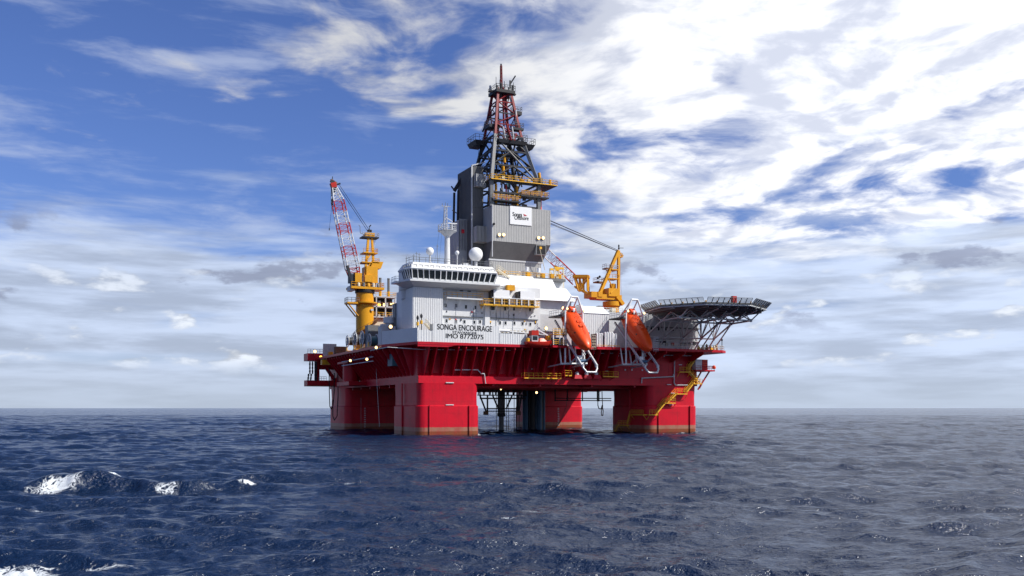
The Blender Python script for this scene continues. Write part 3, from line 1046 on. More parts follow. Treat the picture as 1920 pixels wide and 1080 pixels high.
def balcony(u0, u1, v0, v1, depth, railmat, slabmat, kn=3.2, gap=0.55):
    p0, p1 = PY(u0, v0, WY - depth), PY(u1, v1, WY - depth)
    z = (p0.z + p1.z) / 2
    s = MB().box(p0.x, p1.x, WY - depth, WY + 0.1, z - 0.28, z).build('balcony', slabmat, house)
    MB().rail([(p0.x, WY, z), (p0.x, WY - depth + .06, z), (p1.x, WY - depth + .06, z), (p1.x, WY, z)], 1.15, 1.3, 0.05).build('railing', railmat, s)
    n = int((p1.x - p0.x) / kn)
    for i in range(n + 1):
        xx = p0.x + 0.3 + i * kn
        MB().bar((xx, WY - depth + 0.2, z - 0.25), (xx, WY, z - 1.9), 0.07, 6).build('knee', 'white', s)
    return p0, p1, z


balcony(838, 906, 557, 560, 1.9, 'rail_yellow', 'white')
p0, p1, zb = balcony(907, 1012, 569.5, 574, 2.4, 'rail_yellow', 'rail_yellow')
for u in (927, 941, 955, 969, 978, 991, 1003):
    p = PY(u, 571, WY - 2.45)
    MB().box(p.x - 0.09, p.x + 0.09, WY - 2.55, WY - 2.4, zb, zb + 1.5).build('stanchion', 'white_clean', house)
MB().box(p0.x + 2, p1.x - 0.5, WY - 2.55, WY - 2.45, zb + 1.42, zb + 1.55).build('handrail', 'white_clean', house)
# two ventilation units on the balcony
for u0, u1, v0, v1 in ((926, 955.5, 543, 559), (976, 1003.5, 545.5, 561.5)):
    q0, q1 = PY(u0, v1, -0.2), PY(u1, v0 + 1.5, -0.2)
    t = thing('ventilation_unit', ('white box ventilation unit on the yellow balcony next to the long white walkway' if u0 < 950 else 'white box ventilation unit at the end of the yellow balcony by the lifeboats'), 'air unit', ((q0.x + q1.x) / 2, 1, q0.z), 'ventilation units on the balcony')
    MB().box(q0.x, q1.x, -0.2, 2.0, q0.z, q1.z).build('casing', 'white_clean', t)
    for sx_ in (q0.x + .2, q1.x - .3):
        MB().box(sx_, sx_ + 0.15, 0, 1.8, zb, q0.z).build('leg', 'steel', t)
    MB().box(q0.x - 0.35, q0.x - 0.002, 0.1, 1.9, q0.z + 0.1, q1.z - 0.1).build('grille', 'black', t)
    for i in range(5):
        zz = q0.z + 0.25 + i * (q1.z - q0.z - 0.5) / 5
        MB().box(q0.x - 0.42, q0.x - 0.35, 0.1, 1.9, zz, zz + 0.12).build('louvre', 'steel', t)

# ---- the bridge: plan outline, then leaning glass between a floor and a roof
bridge = [(-2.75, 3.4), (-2.75, 1.2), (-1.95, -1.0), (18.3, -1.0), (20.2, 3.0)]
ctr = Vector((8, 12, 0))


def offs(d):
    """outline moved outward by d"""
    out = []
    n = len(bridge)
    P = [Vector((x, y, 0)) for x, y in bridge]
    nr = []
    for i in range(n - 1):
        e = (P[i + 1] - P[i]).normalized()
        nr.append(Vector((e.y, -e.x, 0)))
    for i in range(n):
        if i == 0:
            out.append(P[i] + nr[0] * d)
        elif i == n - 1:
            out.append(P[i] + nr[-1] * d)
        else:
            m = nr[i - 1] + nr[i]
            out.append(P[i] + m * (d / (1 + nr[i - 1].dot(nr[i]))))
    return out


def slab(d0, z0, d1, z1, name, mat, parent=None, yb=5.5):
    lo = [Vector((p.x, p.y, z0)) for p in offs(d0)]
    hi = [Vector((p.x, p.y, z1)) for p in offs(d1)]
    lo += [Vector((lo[-1].x, yb, z0)), Vector((lo[0].x, yb, z0))]
    hi += [Vector((hi[-1].x, yb, z1)), Vector((hi[0].x, yb, z1))]
    return MB().hexa(lo, hi).build(name, mat, parent or house)


slab(-1.8, 33.1, 0.9, 34.1, 'bridge_floor', 'white')
slab(1.0, 34.1, 1.0, 34.45, 'bridge_walkway', 'white')
br = slab(-0.55, 34.45, -0.45, 34.95, 'bridge', 'white')
Z0, Z1 = 34.95, 36.75
slab(0.12, Z1, 0.30, Z1 + 0.25, 'window_head', 'white', br)
slab(0.30, Z1 + 0.25, -0.75, 38.35, 'bridge_fascia', 'white', br)
slab(-0.75, 38.35, -0.85, 38.5, 'bridge_roof', 'white', br)
slab(-1.5, Z0 - 0.3, -1.0, Z1 + 0.2, 'bridge_interior', 'black', br)
lo, hi = offs(-0.45), offs(0.12)
cnt = (2, 3, 15, 2)
for e in range(4):
    n = cnt[e]
    for i in range(n):
        def at(t, zz, inn=0.0):
            f = (zz - Z0) / (Z1 - Z0)
            pl, ph = lo[e].lerp(lo[e + 1], t), hi[e].lerp(hi[e + 1], t)
            p_ = pl.lerp(ph, f)
            ed = (lo[e + 1] - lo[e]).normalized()
            nr = Vector((ed.y, -ed.x, 0))
            return Vector((p_.x, p_.y, zz)) - nr * inn
        t0, t1 = i / n, (i + 1) / n
        g = 0.10 / n
        loop = [at(t0 + g, Z0), at(t1 - g, Z0), at(t1 - g, Z1), at(t0 + g, Z1)]
        back = [at(t0 + g, Z0, .08), at(t1 - g, Z0, .08), at(t1 - g, Z1, .08), at(t0 + g, Z1, .08)]
        MB().hexa(back, loop).build('window_pane', 'glass', br)
        MB().beam(at(t0, Z0, -0.05), at(t0, Z1, -0.05), 0.17, 0.2).build('mullion', 'white_clean', br)
        # shade box on the fascia above each window
        f0, f1 = offs(0.05), offs(-0.40)
        def fa(t, s, o=0.0):
            a_, b_ = offs(0.30)[e].lerp(offs(0.30)[e + 1], t), offs(-0.75)[e].lerp(offs(-0.75)[e + 1], t)
            p_ = a_.lerp(b_, s)
            ed = (lo[e + 1] - lo[e]).normalized()
            nr = Vector((ed.y, -ed.x, 0))
            return Vector((p_.x, p_.y, Z1 + 0.25 + s * (38.35 - Z1 - 0.25))) + nr * o
        ta, tb = t0 + 0.2 / n, t1 - 0.2 / n
        lo4 = [fa(ta, 0.28), fa(tb, 0.28), fa(tb, 0.66), fa(ta, 0.66)]
        hi4 = [fa(ta, 0.30, .03), fa(tb, 0.30, .03), fa(tb, 0.64, .14), fa(ta, 0.64, .14)]
        MB().hexa(lo4, hi4).build('shade_box', 'white', br)
        MB().beam(fa(ta, .62, .16), fa(tb, .62, .16), .07, .10).beam(fa(tb, .62, .16), fa(tb, .30, .06), .07, .10).build('recess_shadow_bar', 'steel', br)  # dark bars stand in for recess shadow along the box outline
# yellow desks showing behind the glass
for i in range(14):
    xx = -0.8 + i * 1.35
    MB().box(xx, xx + 0.9, 0.05, 0.25, Z0 + 0.05, Z0 + 0.6 + 0.2 * (i % 3 == 0)).build('console', 'rail_yellow', br)
roof = [Vector((p.x, p.y, 38.5)) for p in offs(-1.0)]
MB().rail(roof + [Vector((20, 12, 38.5))], 1.15, 1.5, 0.045).build('roof_railing', 'steel', br)
wk = [Vector((p.x, p.y, 34.45)) for p in offs(0.95)]
MB().box(-4.6, -2.6, 2.2, 5.5, 34.0, 34.4).build('bridge_wing', 'white', br)
MB().box(0.0, 20.0, 5.45, 14.0, 33.2, 38.45).build('bridge_rear', 'white', br)
MB().rail([(-4.5, 5.5, 34.4), (-4.5, 2.3, 34.4), (-3.6, 2.3, 34.4)], 1.1, 1.0, 0.05).build('railing', 'galv', br)
# small aerials on the bridge roof
for (u, v0, v1, y_) in ((762, 487, 481, 6), (776, 486, 476, 3), (786, 484, 474, 4), (781, 484, 472, 8), (820, 488, 458, 6), (858, 490, 462, 7), (849, 490, 476, 2), (868, 492, 482, 1)):
    p0, p1 = PY(u, v0, y_), PY(u, v1, y_)
    p0.z = 38.4
    MB().bar(p0, p1, 0.05, 5).bar(p1 - Vector((0.35, 0, 0.4)), p1 + Vector((0.35, 0, -0.4)), 0.04, 4).build('aerial', 'steel', br)
# yellow stair behind the right end of the bridge
for u0, v0, u1, v1 in ((934, 505, 956, 521),):
    A_, B_ = PY(u0, v0, 6), PY(u1, v1, 6)
    m = MB()
    for s in (0, 1.1):
        m.beam(A_ + Vector((0, s, 0)), B_ + Vector((0, s, 0)), 0.12, 0.3)
        for h in (0.6, 1.1):
            m.bar(A_ + Vector((0, s, h)), B_ + Vector((0, s, h)), 0.05, 4)
        for i in range(6):
            c = A_.lerp(B_, i / 5) + Vector((0, s, 0))
            m.bar(c, c + Vector((0, 0, 1.1)), 0.045, 4)
    for i in range(11):
        c = A_.lerp(B_, i / 10)
        m.beam(c, c + Vector((0, 1.1, 0)), 0.25, 0.05)
    m.build('outside_stair', 'cream', house)
MB().rail([(20.5, 7.3, 37.9), (40.5, 7.3, 37.9)], 1.1, 1.5, 0.05).build('roof_railing', 'rail_yellow', house)
MB().box(20.0, 40.5, 7.0, 8.6, 37.3, 37.9).build('roof_walkway', 'steel', house)
for xx in (21.5, 24.0, 30.5, 34.5, 37.0, 39.0):
    MB().box(xx, xx + 0.9, 8.0, 9.0, 37.9, 39.2).build('roof_locker', 'yellow', house)
for xx in (22.8, 27.5, 33.0, 38.2):
    MB().box(xx, xx + 0.7, 7.6, 8.4, 37.9, 38.7).build('roof_locker', 'cream', house)
MB().beam(PY(898, 543, WY - .4), PY(953, 535, WY - .4), 0.14, 0.2).build('roof_pipe', 'steel', house)
MB().box(*(lambda a_, b_: (a_.x, b_.x, WY - 1.2, WY, b_.z, a_.z))(PY(951, 534, 1), PY(965, 545, 1))).build('stair_cage', 'yellow', house)

# small fittings over the white front: lights, junction boxes, pipes, signs
rf = random.Random(5)
for i in range(46):
    x_ = rf.uniform(6.8, 30.5)
    z_ = rf.choice((24.6, 26.3, 28.0, 28.9, 31.0, 31.6, 33.2)) + rf.uniform(-.3, .3)
    w_, h_ = rf.uniform(.12, .45), rf.uniform(.12, .5)
    MB().box(x_, x_ + w_, WY - rf.uniform(.1, .3), WY + .02, z_, z_ + h_).build('wall_fitting', rf.choice(('steel', 'grey_white', 'galv', 'rail_yellow', 'steel_dark', 'boom_red')), house)
for i in range(9):
    x_ = rf.uniform(7, 30)
    z0_ = rf.uniform(24, 28)
    MB().bar((x_, WY - .08, z0_), (x_, WY - .08, z0_ + rf.uniform(2, 5)), .05, 5).build('wall_pipe', rf.choice(('galv', 'steel', 'grey_white')), house)
for i in range(22):
    x_ = rf.uniform(-1.5, 26.0)
    MB().box(x_, x_ + rf.uniform(.3, 1.1), -2.4 - rf.uniform(0, .8), -1.6, DK, DK + rf.uniform(1.6, 3.4)).build('deck_box', rf.choice(('grey_white', 'steel', 'galv', 'white', 'cream')), house)
for i in range(30):
    x_, y_ = rf.uniform(0, 18), rf.uniform(2, 12)
    MB().box(x_, x_ + rf.uniform(.2, .9), y_, y_ + rf.uniform(.2, .8), 38.45, 38.5 + rf.uniform(.3, 1.1)).build('roof_fitting', rf.choice(('grey_white', 'steel', 'galv', 'white', 'rail_yellow')), br)
for i in range(26):
    x_, y_ = rf.uniform(20, 40), rf.uniform(8.8, 20)
    MB().box(x_, x_ + rf.uniform(.3, 1.4), y_, y_ + rf.uniform(.3, 1.0), 37.25, 37.3 + rf.uniform(.5, 2.4)).build('roof_fitting', rf.choice(('grey_white', 'steel', 'galv', 'white', 'rail_yellow', 'cream')), house)

# ---- vent drums on the roof
for u, v0, v1, rr in ((984, 524, 503, 0.95), (1006, 524, 505, 1.0), (972, 524, 511, 0.55)):
    p = PY(u, v0, 12)
    h = PY(u, v1, 12).z
    t = thing('roof_vent', {984: 'grey roof vent drum with a white cap and a red hose reel at its foot', 1006: 'plain grey roof vent drum with a white cap', 972: 'small thin grey vent drum on the roof'}[u], 'vent', (p.x, 12, 37.3), 'roof vents')
    MB().lathe((p.x, 12, 0), [(rr * .8, 37.2), (rr * .8, h - 1.0), (rr * 1.25, h - .95), (rr * 1.25, h - .75), (.02, h - .7)], 14).build('drum', 'galv', t, smooth=40)
    MB().lathe((p.x + rr * .6, 12, 0), [(rr * .45, h - 0.7), (rr * .45, h + .3), (.02, h + .35)], 12).build('cap', 'white_clean', t, smooth=40)
    if u == 984:
        MB().lathe((p.x + .3, 10.8, 38.0), [(.02, 0), (.5, 0), (.5, .8), (.02, .8)], 10).build('hose_reel', 'boom_red', t, smooth=40)

# ================================================================== MAST AND RADOMES
mast = thing('radar_mast', 'white radar mast with a round basket platform on the bridge roof', 'mast', (PY(838.5, 490, 6).x, 6, 38.5))
mx = PY(838.5, 490, 6).x
zf = lambda v: PY(838.5, v, 6).z
MB().lathe((mx, 6, 0), [(0.68, 38.4), (0.60, zf(444)), (1.5, zf(437)), (1.9, zf(435)), (1.9, zf(434)), (0.02, zf(434))], 18).build('mast_pole', 'white', mast, smooth=40)
ring = [Vector((mx + 2.1 * math.cos(a), 6 + 2.1 * math.sin(a), zf(434))) for a in np.linspace(0, 2 * math.pi, 12, endpoint=False)]
MB().rail(ring, 1.4, 1.0, 0.05, rails=(1.0, 0.66, 0.33), closed=True).build('basket_rail', 'white', mast)
MB().lathe((mx, 6, 0), [(1.9, zf(434) - .05), (2.2, zf(434)), (2.2, zf(434) + .12), (0.02, zf(434) + .12)], 16).build('basket_floor', 'grey_white', mast, smooth=40)
lattice(mast, (mx - 0.5, 6, zf(434)), (mx - 0.4, 6, zf(388)), 0.8, 0.8, 0.55, 0.55, (0, 1, 0), 8, ['grey_white'], 0.06, 0.035)
MB().bar((mx - 1.6, 6, zf(428)), (mx - .4, 6, zf(408)), 0.09, 6).build('stay', 'white', mast, smooth=50)
MB().bar((mx - .3, 6, zf(408)), (mx + 1.3, 6, zf(415)), 0.09, 6).build('yard', 'white', mast, smooth=50)
MB().box(mx + 0.2, mx + 2.4, 5.8, 6.1, zf(418) - .1, zf(418) + .1).build('radar_scanner', 'white', mast)
MB().bar((mx + 1.2, 6, zf(432)), (mx + 1.2, 6, zf(418)), 0.12, 6).build('radar_post', 'white', mast, smooth=50)
MB().bar((mx - 1.4, 6, zf(387)), (mx + .9, 6, zf(387)), 0.06, 6).build('yard', 'grey_white', mast, smooth=50)
for dx, v in ((-1.2, 382), (-.45, 380), (.1, 381), (.7, 385)):
    MB().bar((mx + dx, 6, zf(388)), (mx + dx, 6, zf(v)), 0.06, 5).build('whip', 'steel', mast, smooth=50)
for dx in (-2.0, 2.0, -1.3, 1.4):
    MB().bar((mx + dx, 6, zf(436)), (mx + dx * 1.6, 6, 38.6), 0.022, 4).build('guy', 'steel', mast)


def radome(u, v, rpx, y, base, label):
    c = PY(u, v, y)
    r = rpx / (FPX / ((c - CAM).dot(Vector((SS, CC, 0)))))
    t = thing('radome', label, 'radome', (c.x, y, base), 'satellite domes on the bridge roof')
    prof = [(0.02, -0.98 * r), (0.55 * r, -0.88 * r)] + [(r * math.cos(rad(a)), r * math.sin(rad(a))) for a in range(-50, 86, 12)] + [(0.02, r)]
    MB().lathe(c, prof, 22).build('dome', 'white_clean', t, smooth=40)
    MB().bar((c.x, y, base), (c.x, y, c.z - 0.9 * r), max(0.14, 0.25 * r), 10).build('pedestal', 'grey_white', t, smooth=50)
    return t, c, r


t, c, r = radome(892, 477, 13.2, 9, 38.2, 'large round white satellite dome beside the grey drilling tower')
radome(806, 471, 7.4, 5, 38.4, 'medium white satellite dome on a short post left of the radar mast')
radome(857, 474, 4.0, 3, 38.4, 'small white capsule dome on a thin post between mast and large dome')

# ================================================================== DRILLING TOWER
der = thing('drilling_derrick', 'dark lattice drilling derrick with a red crown rising from grey ribbed cladding', 'derrick', (38.6, 39, DK))
# clad drill floor: lower walls, a leaning skirt, then the big box
L0, L1 = 31.4, 48.7
MB().box(31.6, 46.8, 33.6, 46, 33.0, 46.0).build('lower_core', 'clad', der)
MB().corr((31.6, 33.2), (47.0, 33.2), 36.0, 45.7, 0.5, 0.06, 0.4).build('ribbed_panel', 'clad', der)
MB().box(31.3, 47.3, 33.0, 33.6, 45.7, 46.1).build('trim', 'grey_white', der)
lo4 = [(31.5, 33.1, 46.1), (47.2, 33.1, 46.1), (47.2, 47, 46.1), (31.5, 47, 46.1)]
hi4 = [(L0, 31.0, 50.5), (L1, 31.0, 50.5), (L1, 47.5, 50.5), (L0, 47.5, 50.5)]
MB().hexa(lo4, hi4).build('skirt', 'clad_dark', der)  # dark grey puts the shade of this downward-leaning face into its colour
MB().box(L0 + .1, L1 - .1, 31.4, 47.4, 50.5, 59.9).build('box_core', 'clad', der)
MB().corr((L0, 31.0), (L1, 31.0), 50.5, 60.0, 0.5, 0.06, 0.4).build('ribbed_panel', 'clad', der)
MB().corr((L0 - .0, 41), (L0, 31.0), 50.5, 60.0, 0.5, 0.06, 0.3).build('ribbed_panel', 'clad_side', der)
MB().box(L0 - 0.08, L0 + 0.12, 30.86, 31.1, 46.3, 60.0).build('corner_trim', 'grey_white', der)
# opening in the skirt
p0, p1 = PY(1003, 478, 31.8), PY(1021, 461, 31.8)
MB().box(p0.x, p1.x, 30.9, 33.2, p0.z, p1.z).build('window_frame', 'clad', der)
MB().box(p0.x + .15, p1.x - .15, 30.82, 31.2, p0.z + .15, p1.z - .15).build('window_pane', 'black', der)
MB().bar((p0.x + 0.9, 30.7, p0.z + 1.6), (p1.x - 0.1, 31.4, p0.z - 4.0), 0.09, 6).build('hose', 'cream', der, smooth=50)
MB().box(p0.x + 0.9, p0.x + 1.6, 30.74, 30.86, p0.z + 1.5, p1.z - 0.5).build('operator_seat', 'rail_yellow', der)
# company board
b0, b1 = PY(956, 420, 30.9), PY(996.5, 390, 30.9)
board = MB().box(b0.x, b1.x, 30.74, 30.95, b0.z, b1.z).build('sign_board', 'white_clean', der)
hN = PY(960, 398, 30.7).z - PY(960, 405.5, 30.7).z
lettering('Songa', PY(961, 405.0, 30.74), PY(979, 406.2, 30.74), hN, 'ink', board, thick=0.02, font_scale=1.1)
lettering('Offshore', PY(964.5, 411.5, 30.74), PY(991, 413.0, 30.74), hN, 'ink', board, thick=0.02, font_scale=1.1)
for s in (0, 1):
    A_ = PY(981.5, 401.0 + 2.2 * s * 2, 30.7)
    T_ = PY(988.5, 404.6, 30.7)
    M_ = PY(982.5, 403.6 + 1.0 * s, 30.7)
    MB().hexa([A_, M_, T_], [A_ + Vector((0, -.03, 0)), M_ + Vector((0, -.03, 0)), T_ + Vector((0, -.03, 0))]).build('emblem', 'logo_red', board)
for u, v in ((936.5, 440), (944.5, 440), (1010, 446), (1018.5, 446)):
    p = PY(u, v, 30.6)
    lamp(der, p, 0.42)
p = PY(926, 420, 30.7)
MB().lathe((p.x, 30.6, p.z), [(.02, -.3), (.3, -.2), (.3, .2), (.02, .3)], 10).build('camera_ball', 'black', der, smooth=50)
# tall dark shaft left of the box with light panels
MB().box(28.0, L0 + 0.05, 37.0, 47.0, 36, 71.0).build('shaft', 'clad_dark', der)
MB().corr((28.0, 47), (28.0, 37.0), 40, 71.2, 0.5, 0.05, 0.1).build('ribbed_panel', 'clad_dark', der)
MB().corr((28.0, 36.9), (31.3, 36.9), 60.2, 71.4, 0.5, 0.05, 0.1).build('ribbed_panel', 'clad_dark', der)
MB().box(27.85, 28.2, 36.7, 37.0, 44, 71.4).build('corner_trim', 'grey_white', der)
MB().beam((27.9, 36.8, 71.3), (31.8, 36.8, 72.6), 0.3, 0.3).build('roof_trim', 'grey_white', der)
MB().box(28.6, 31.6, 35.6, 37, 65.6, 69.0).build('winch_house', 'clad', der)
MB().corr((28.6, 35.6), (31.6, 35.6), 65.6, 69.0, 0.4, 0.05, 0.05).build('ribbed_panel', 'grey_white', der)
MB().box(28.4, 31.5, 34.2, 37, 50.6, 54.8).build('winch_house', 'clad', der)
MB().corr((28.4, 34.2), (31.3, 34.2), 50.6, 54.8, 0.4, 0.05, 0.05).build('ribbed_panel', 'clad', der)
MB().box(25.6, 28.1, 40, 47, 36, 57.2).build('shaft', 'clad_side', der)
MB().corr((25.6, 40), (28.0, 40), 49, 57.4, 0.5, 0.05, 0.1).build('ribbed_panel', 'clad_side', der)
MB().box(26.3, 27.1, 39.84, 39.94, 53.6, 54.6).build('emblem', 'logo_red', der)
MB().bar((26.8, 44, 57), (27.0, 44, 66), 0.35, 6).build('post', 'steel_dark', der)
MB().bar((26.8, 47, 57), (27.0, 47, 66), 0.35, 6).build('post', 'steel_dark', der)
MB().beam((26.2, 45, 66), (28.6, 45, 70), 0.5, 0.9).build('knee', 'steel_dark', der)
MB().bar((25.8, 44, 66), (24.9, 44, 67), 0.2, 6).build('davit_arm', 'steel_dark', der)
MB().bar((25.6, 40, 58.5), (23.6, 40, 59.6), 0.12, 6).build('davit_arm', 'steel_dark', der)

# derrick frame
XC, YC = 38.6, 39.0
A0 = 7.0


def half(z):
    """half width and centre of the tower at height z"""
    if z < 67:
        return A0, 38.6
    if z < 80:
        t_ = (z - 67) / 13
        return A0 + (3.9 - A0) * t_, 38.6 + (38.0 - 38.6) * t_
    t_ = (z - 80) / 12.5
    return 3.9 + (1.9 - 3.9) * t_, 38.0 - 0.3 * t_


def dn(k, z):
    a_, xc = half(z)
    sx_, sy_ = ((-1, -1), (1, -1), (1, 1), (-1, 1))[k]
    return Vector((xc + sx_ * a_, YC + sy_ * a_, z))


for k_ in range(4):
    lm = 'steel' if k_ in (0, 1) else 'steel_dark'  # front legs coloured lighter as if sunlit, rear legs dark as if shaded
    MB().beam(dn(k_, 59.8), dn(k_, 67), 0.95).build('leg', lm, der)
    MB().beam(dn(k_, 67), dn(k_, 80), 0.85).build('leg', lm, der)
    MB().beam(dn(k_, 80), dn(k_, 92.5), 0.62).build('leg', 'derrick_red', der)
levels = [67, 71.4, 75.6, 80]
for a_, b_ in zip(levels[:-1], levels[1:]):
    for k_ in range(4):
        k2 = (k_ + 1) % 4
        MB().beam(dn(k_, b_), dn(k2, b_), 0.42).build('crossbeam', 'steel_dark', der)
        mid = (dn(k_, b_) + dn(k2, b_)) / 2
        MB().bar(dn(k_, a_), mid, 0.22, 6).build('brace', 'steel_dark', der, smooth=50)
        MB().bar(dn(k2, a_), mid, 0.22, 6).build('brace', 'steel_dark', der, smooth=50)
for z in (60.5, 63.8, 67.0):
    for k_ in range(4):
        MB().beam(dn(k_, z), dn((k_ + 1) % 4, z), 0.4).build('crossbeam', 'steel_dark', der)
# big diagonals across the front and left
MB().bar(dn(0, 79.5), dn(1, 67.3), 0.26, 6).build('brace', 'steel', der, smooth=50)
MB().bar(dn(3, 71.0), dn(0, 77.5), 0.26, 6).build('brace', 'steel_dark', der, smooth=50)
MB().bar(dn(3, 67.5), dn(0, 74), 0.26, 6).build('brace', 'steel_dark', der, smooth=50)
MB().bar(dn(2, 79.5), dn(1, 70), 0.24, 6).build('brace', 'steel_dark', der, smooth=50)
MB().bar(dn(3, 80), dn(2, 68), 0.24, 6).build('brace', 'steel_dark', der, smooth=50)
red_levels = [80, 83.2, 86.4, 89.6, 92.5]
for i, (a_, b_) in enumerate(zip(red_levels[:-1], red_levels[1:])):
    for k_ in range(4):
        k2 = (k_ + 1) % 4
        MB().beam(dn(k_, b_), dn(k2, b_), 0.28).build('crossbeam', 'steel_dark' if i % 2 else 'derrick_red', der)
        if (i + k_) % 2:
            MB().bar(dn(k_, a_), dn(k2, b_), 0.16, 6).build('brace', 'derrick_red', der, smooth=50)
        else:
            MB().bar(dn(k2, a_), dn(k_, b_), 0.16, 6).build('brace', 'derrick_red', der, smooth=50)
# guide posts inside the red part
for dx, dy in ((-1.2, -.6), (0.1, -1.0), (1.1, -.4), (-.5, .9), (.7, .8)):
    MB().bar((37.9 + dx * 1.5, YC + dy, 80), (37.7 + dx, YC + dy, 94), 0.24, 8).build('guide_post', 'derrick_red', der, smooth=50)
# flared struts from the waist up, light pipes
for p_, q_, r_, mt in (((944, 245), (951, 255), .2, 'derrick_red'),):
    pass
for (u0, v0, u1, v1, y_, r_, mt) in (
        (948, 228, 959, 263, 33.5, .24, 'derrick_red'), (943, 237, 947, 259, 34, .26, 'grey_white'), (960, 238, 963, 261, 33.8, .24, 'grey_white'),
        (968, 250, 963, 268, 34, .2, 'boom_red'), (967, 207, 968, 232, 36, .28, 'grey_white'), (956, 180, 959, 192, 37, .3, 'grey_white'),
        (955, 166, 955.5, 173, 37, .3, 'white_clean'), (963, 205, 968, 240, 37, .32, 'derrick_red'), (970, 236, 982, 264, 41, .28, 'derrick_red'),
        (932, 243, 947, 262, 35, .14, 'derrick_red'), (925, 232, 926, 250, 38, .2, 'grey_white'), (917, 216, 905, 247, 43, .26, 'steel_dark'),
        (919, 205, 922, 237, 40, .2, 'derrick_red'), (988, 268, 996, 300, 40, .03, 'rope'), (897, 266, 897, 312, 44, .05, 'rope'),
        (917, 214, 902, 245, 46, .035, 'rope'), (970, 220, 984, 256, 44, .035, 'rope'), (981, 279, 983, 283, 36, .5, 'boom_red')):
    MB().bar(PY(u0, v0, y_), PY(u1, v1, y_), r_, 8).build('pipe', mt, der, smooth=50)
# sheave wheel on the left
c = PY(921.5, 211.5, 40)
m = MB()
for i in range(12):
    a0_, a1_ = 2 * math.pi * i / 12, 2 * math.pi * (i + 1) / 12
    m.bar(c + Vector((math.cos(a0_), 0, math.sin(a0_))) * 0.85, c + Vector((math.cos(a1_), 0, math.sin(a1_))) * 0.85, .13, 5)
    if i % 3 == 0:
        m.bar(c, c + Vector((math.cos(a0_), 0, math.sin(a0_))) * 0.85, .09, 4)
m.build('sheave', 'derrick_red', der)


def dplat(x0, x1, y0, y1, z, rm='steel', fm='steel_dark', h=1.3, th=0.35, keel=0.0):
    lo_ = [(x0 + keel, y0 + keel, z - th), (x1 - keel, y0 + keel, z - th), (x1 - keel, y1 - keel, z - th), (x0 + keel, y1 - keel, z - th)]
    hi_ = [(x0, y0, z), (x1, y0, z), (x1, y1, z), (x0, y1, z)]
    f_ = MB().hexa(lo_, hi_).build('platform', fm, der)
    MB().rail([(x0, y0, z), (x1, y0, z), (x1, y1, z), (x0, y1, z)], h, 1.2, 0.06, closed=True).build('platform_rail', rm, f_)
    return f_


dplat(30.6, 34.2, 40.5, 46.5, 79.6, th=1.2, keel=0.5, h=1.6)
dplat(43.8, 47.6, 38.0, 43.0, 79.4, th=1.2, keel=0.6, h=1.6)
dplat(34.5, 43.0, 33.6, 36.0, 78.6, th=0.9, keel=0.3, h=1.7)
dplat(32.8, 36.0, 36.0, 39.5, 83.0, th=0.8, h=1.3)
dplat(40.2, 42.8, 36.6, 38.6, 87.6, th=0.9, h=1.2)
dplat(39.5, 42.6, 35.0, 37.2, 82.6, th=0.6, h=1.3)
dplat(34.6, 41.6, 36.5, 39.0, 75.4, th=.5, h=1.2, rm='steel_dark')
dplat(33.6, 38.0, 40.0, 43.0, 72.0, th=.5, h=1.2, rm='steel_dark')
dplat(37.5, 43.0, 38.5, 41.5, 70.4, th=.4, h=1.2, rm='steel_dark')
for (za_, zb_, xa_, xb_) in ((67.2, 78.8, -4.5, -1.6), (67.2, 78.8, 4.8, 1.8), (67.2, 79, -1.5, 1.2), (67.2, 77, 2.0, -1.0)):
    MB().bar((38.4 + xa_, 37.5, za_), (38.2 + xb_, 38.2, zb_), .24, 6).build('brace', 'steel_dark', der, smooth=50)
# crown
dplat(35.0, 40.6, 36.2, 41.8, 92.9, th=0.8, h=1.3, fm='steel_dark', rm='steel_dark')
for (x0, x1) in ((34.0, 35.2), (40.4, 41.9)):
    MB().box(x0, x1, 38.4, 39.4, 92.6, 92.95).build('crown_arm', 'steel_dark', der)
for i in range(9):
    xx, yy = 35.2 + (i % 5) * 1.15, 36.4 + (i // 5) * 4.8
    MB().box(xx, xx + .45, yy, yy + .5, 92.9, 93.8 + .7 * (i % 3)).build('crown_fitting', ('steel', 'steel_dark', 'grey_white')[i % 3], der)
for xx, hh_ in ((35.2, 3.2), (36.3, 2.6), (37.0, 2.0), (40.4, 2.4), (39.3, 2.6)):
    MB().bar((xx, 37, 93), (xx, 37, 93 + hh_), .07, 5).build('whip', 'steel_dark', der)
MB().bar((39.4, 37, 94.8), (41.0, 37, 97.3), .2, 6).build('crane_arm', 'steel_dark', der)
MB().bar((39.4, 37, 92.9), (39.4, 37, 95.8), .25, 6).build('crane_arm', 'steel_dark', der)
lattice(der, (37.7, 39, 92.9), (37.6, 39, 100.2), 0.5, 0.5, 0.4, 0.4, (0, 1, 0), 14, ['derrick_red'], 0.09, 0.05)
MB().lathe((37.6, 39, 100.2), [(.02, 0), (.25, .05), (.25, .5), (.02, .6)], 8).build('beacon', 'steel_dark', der, smooth=50)
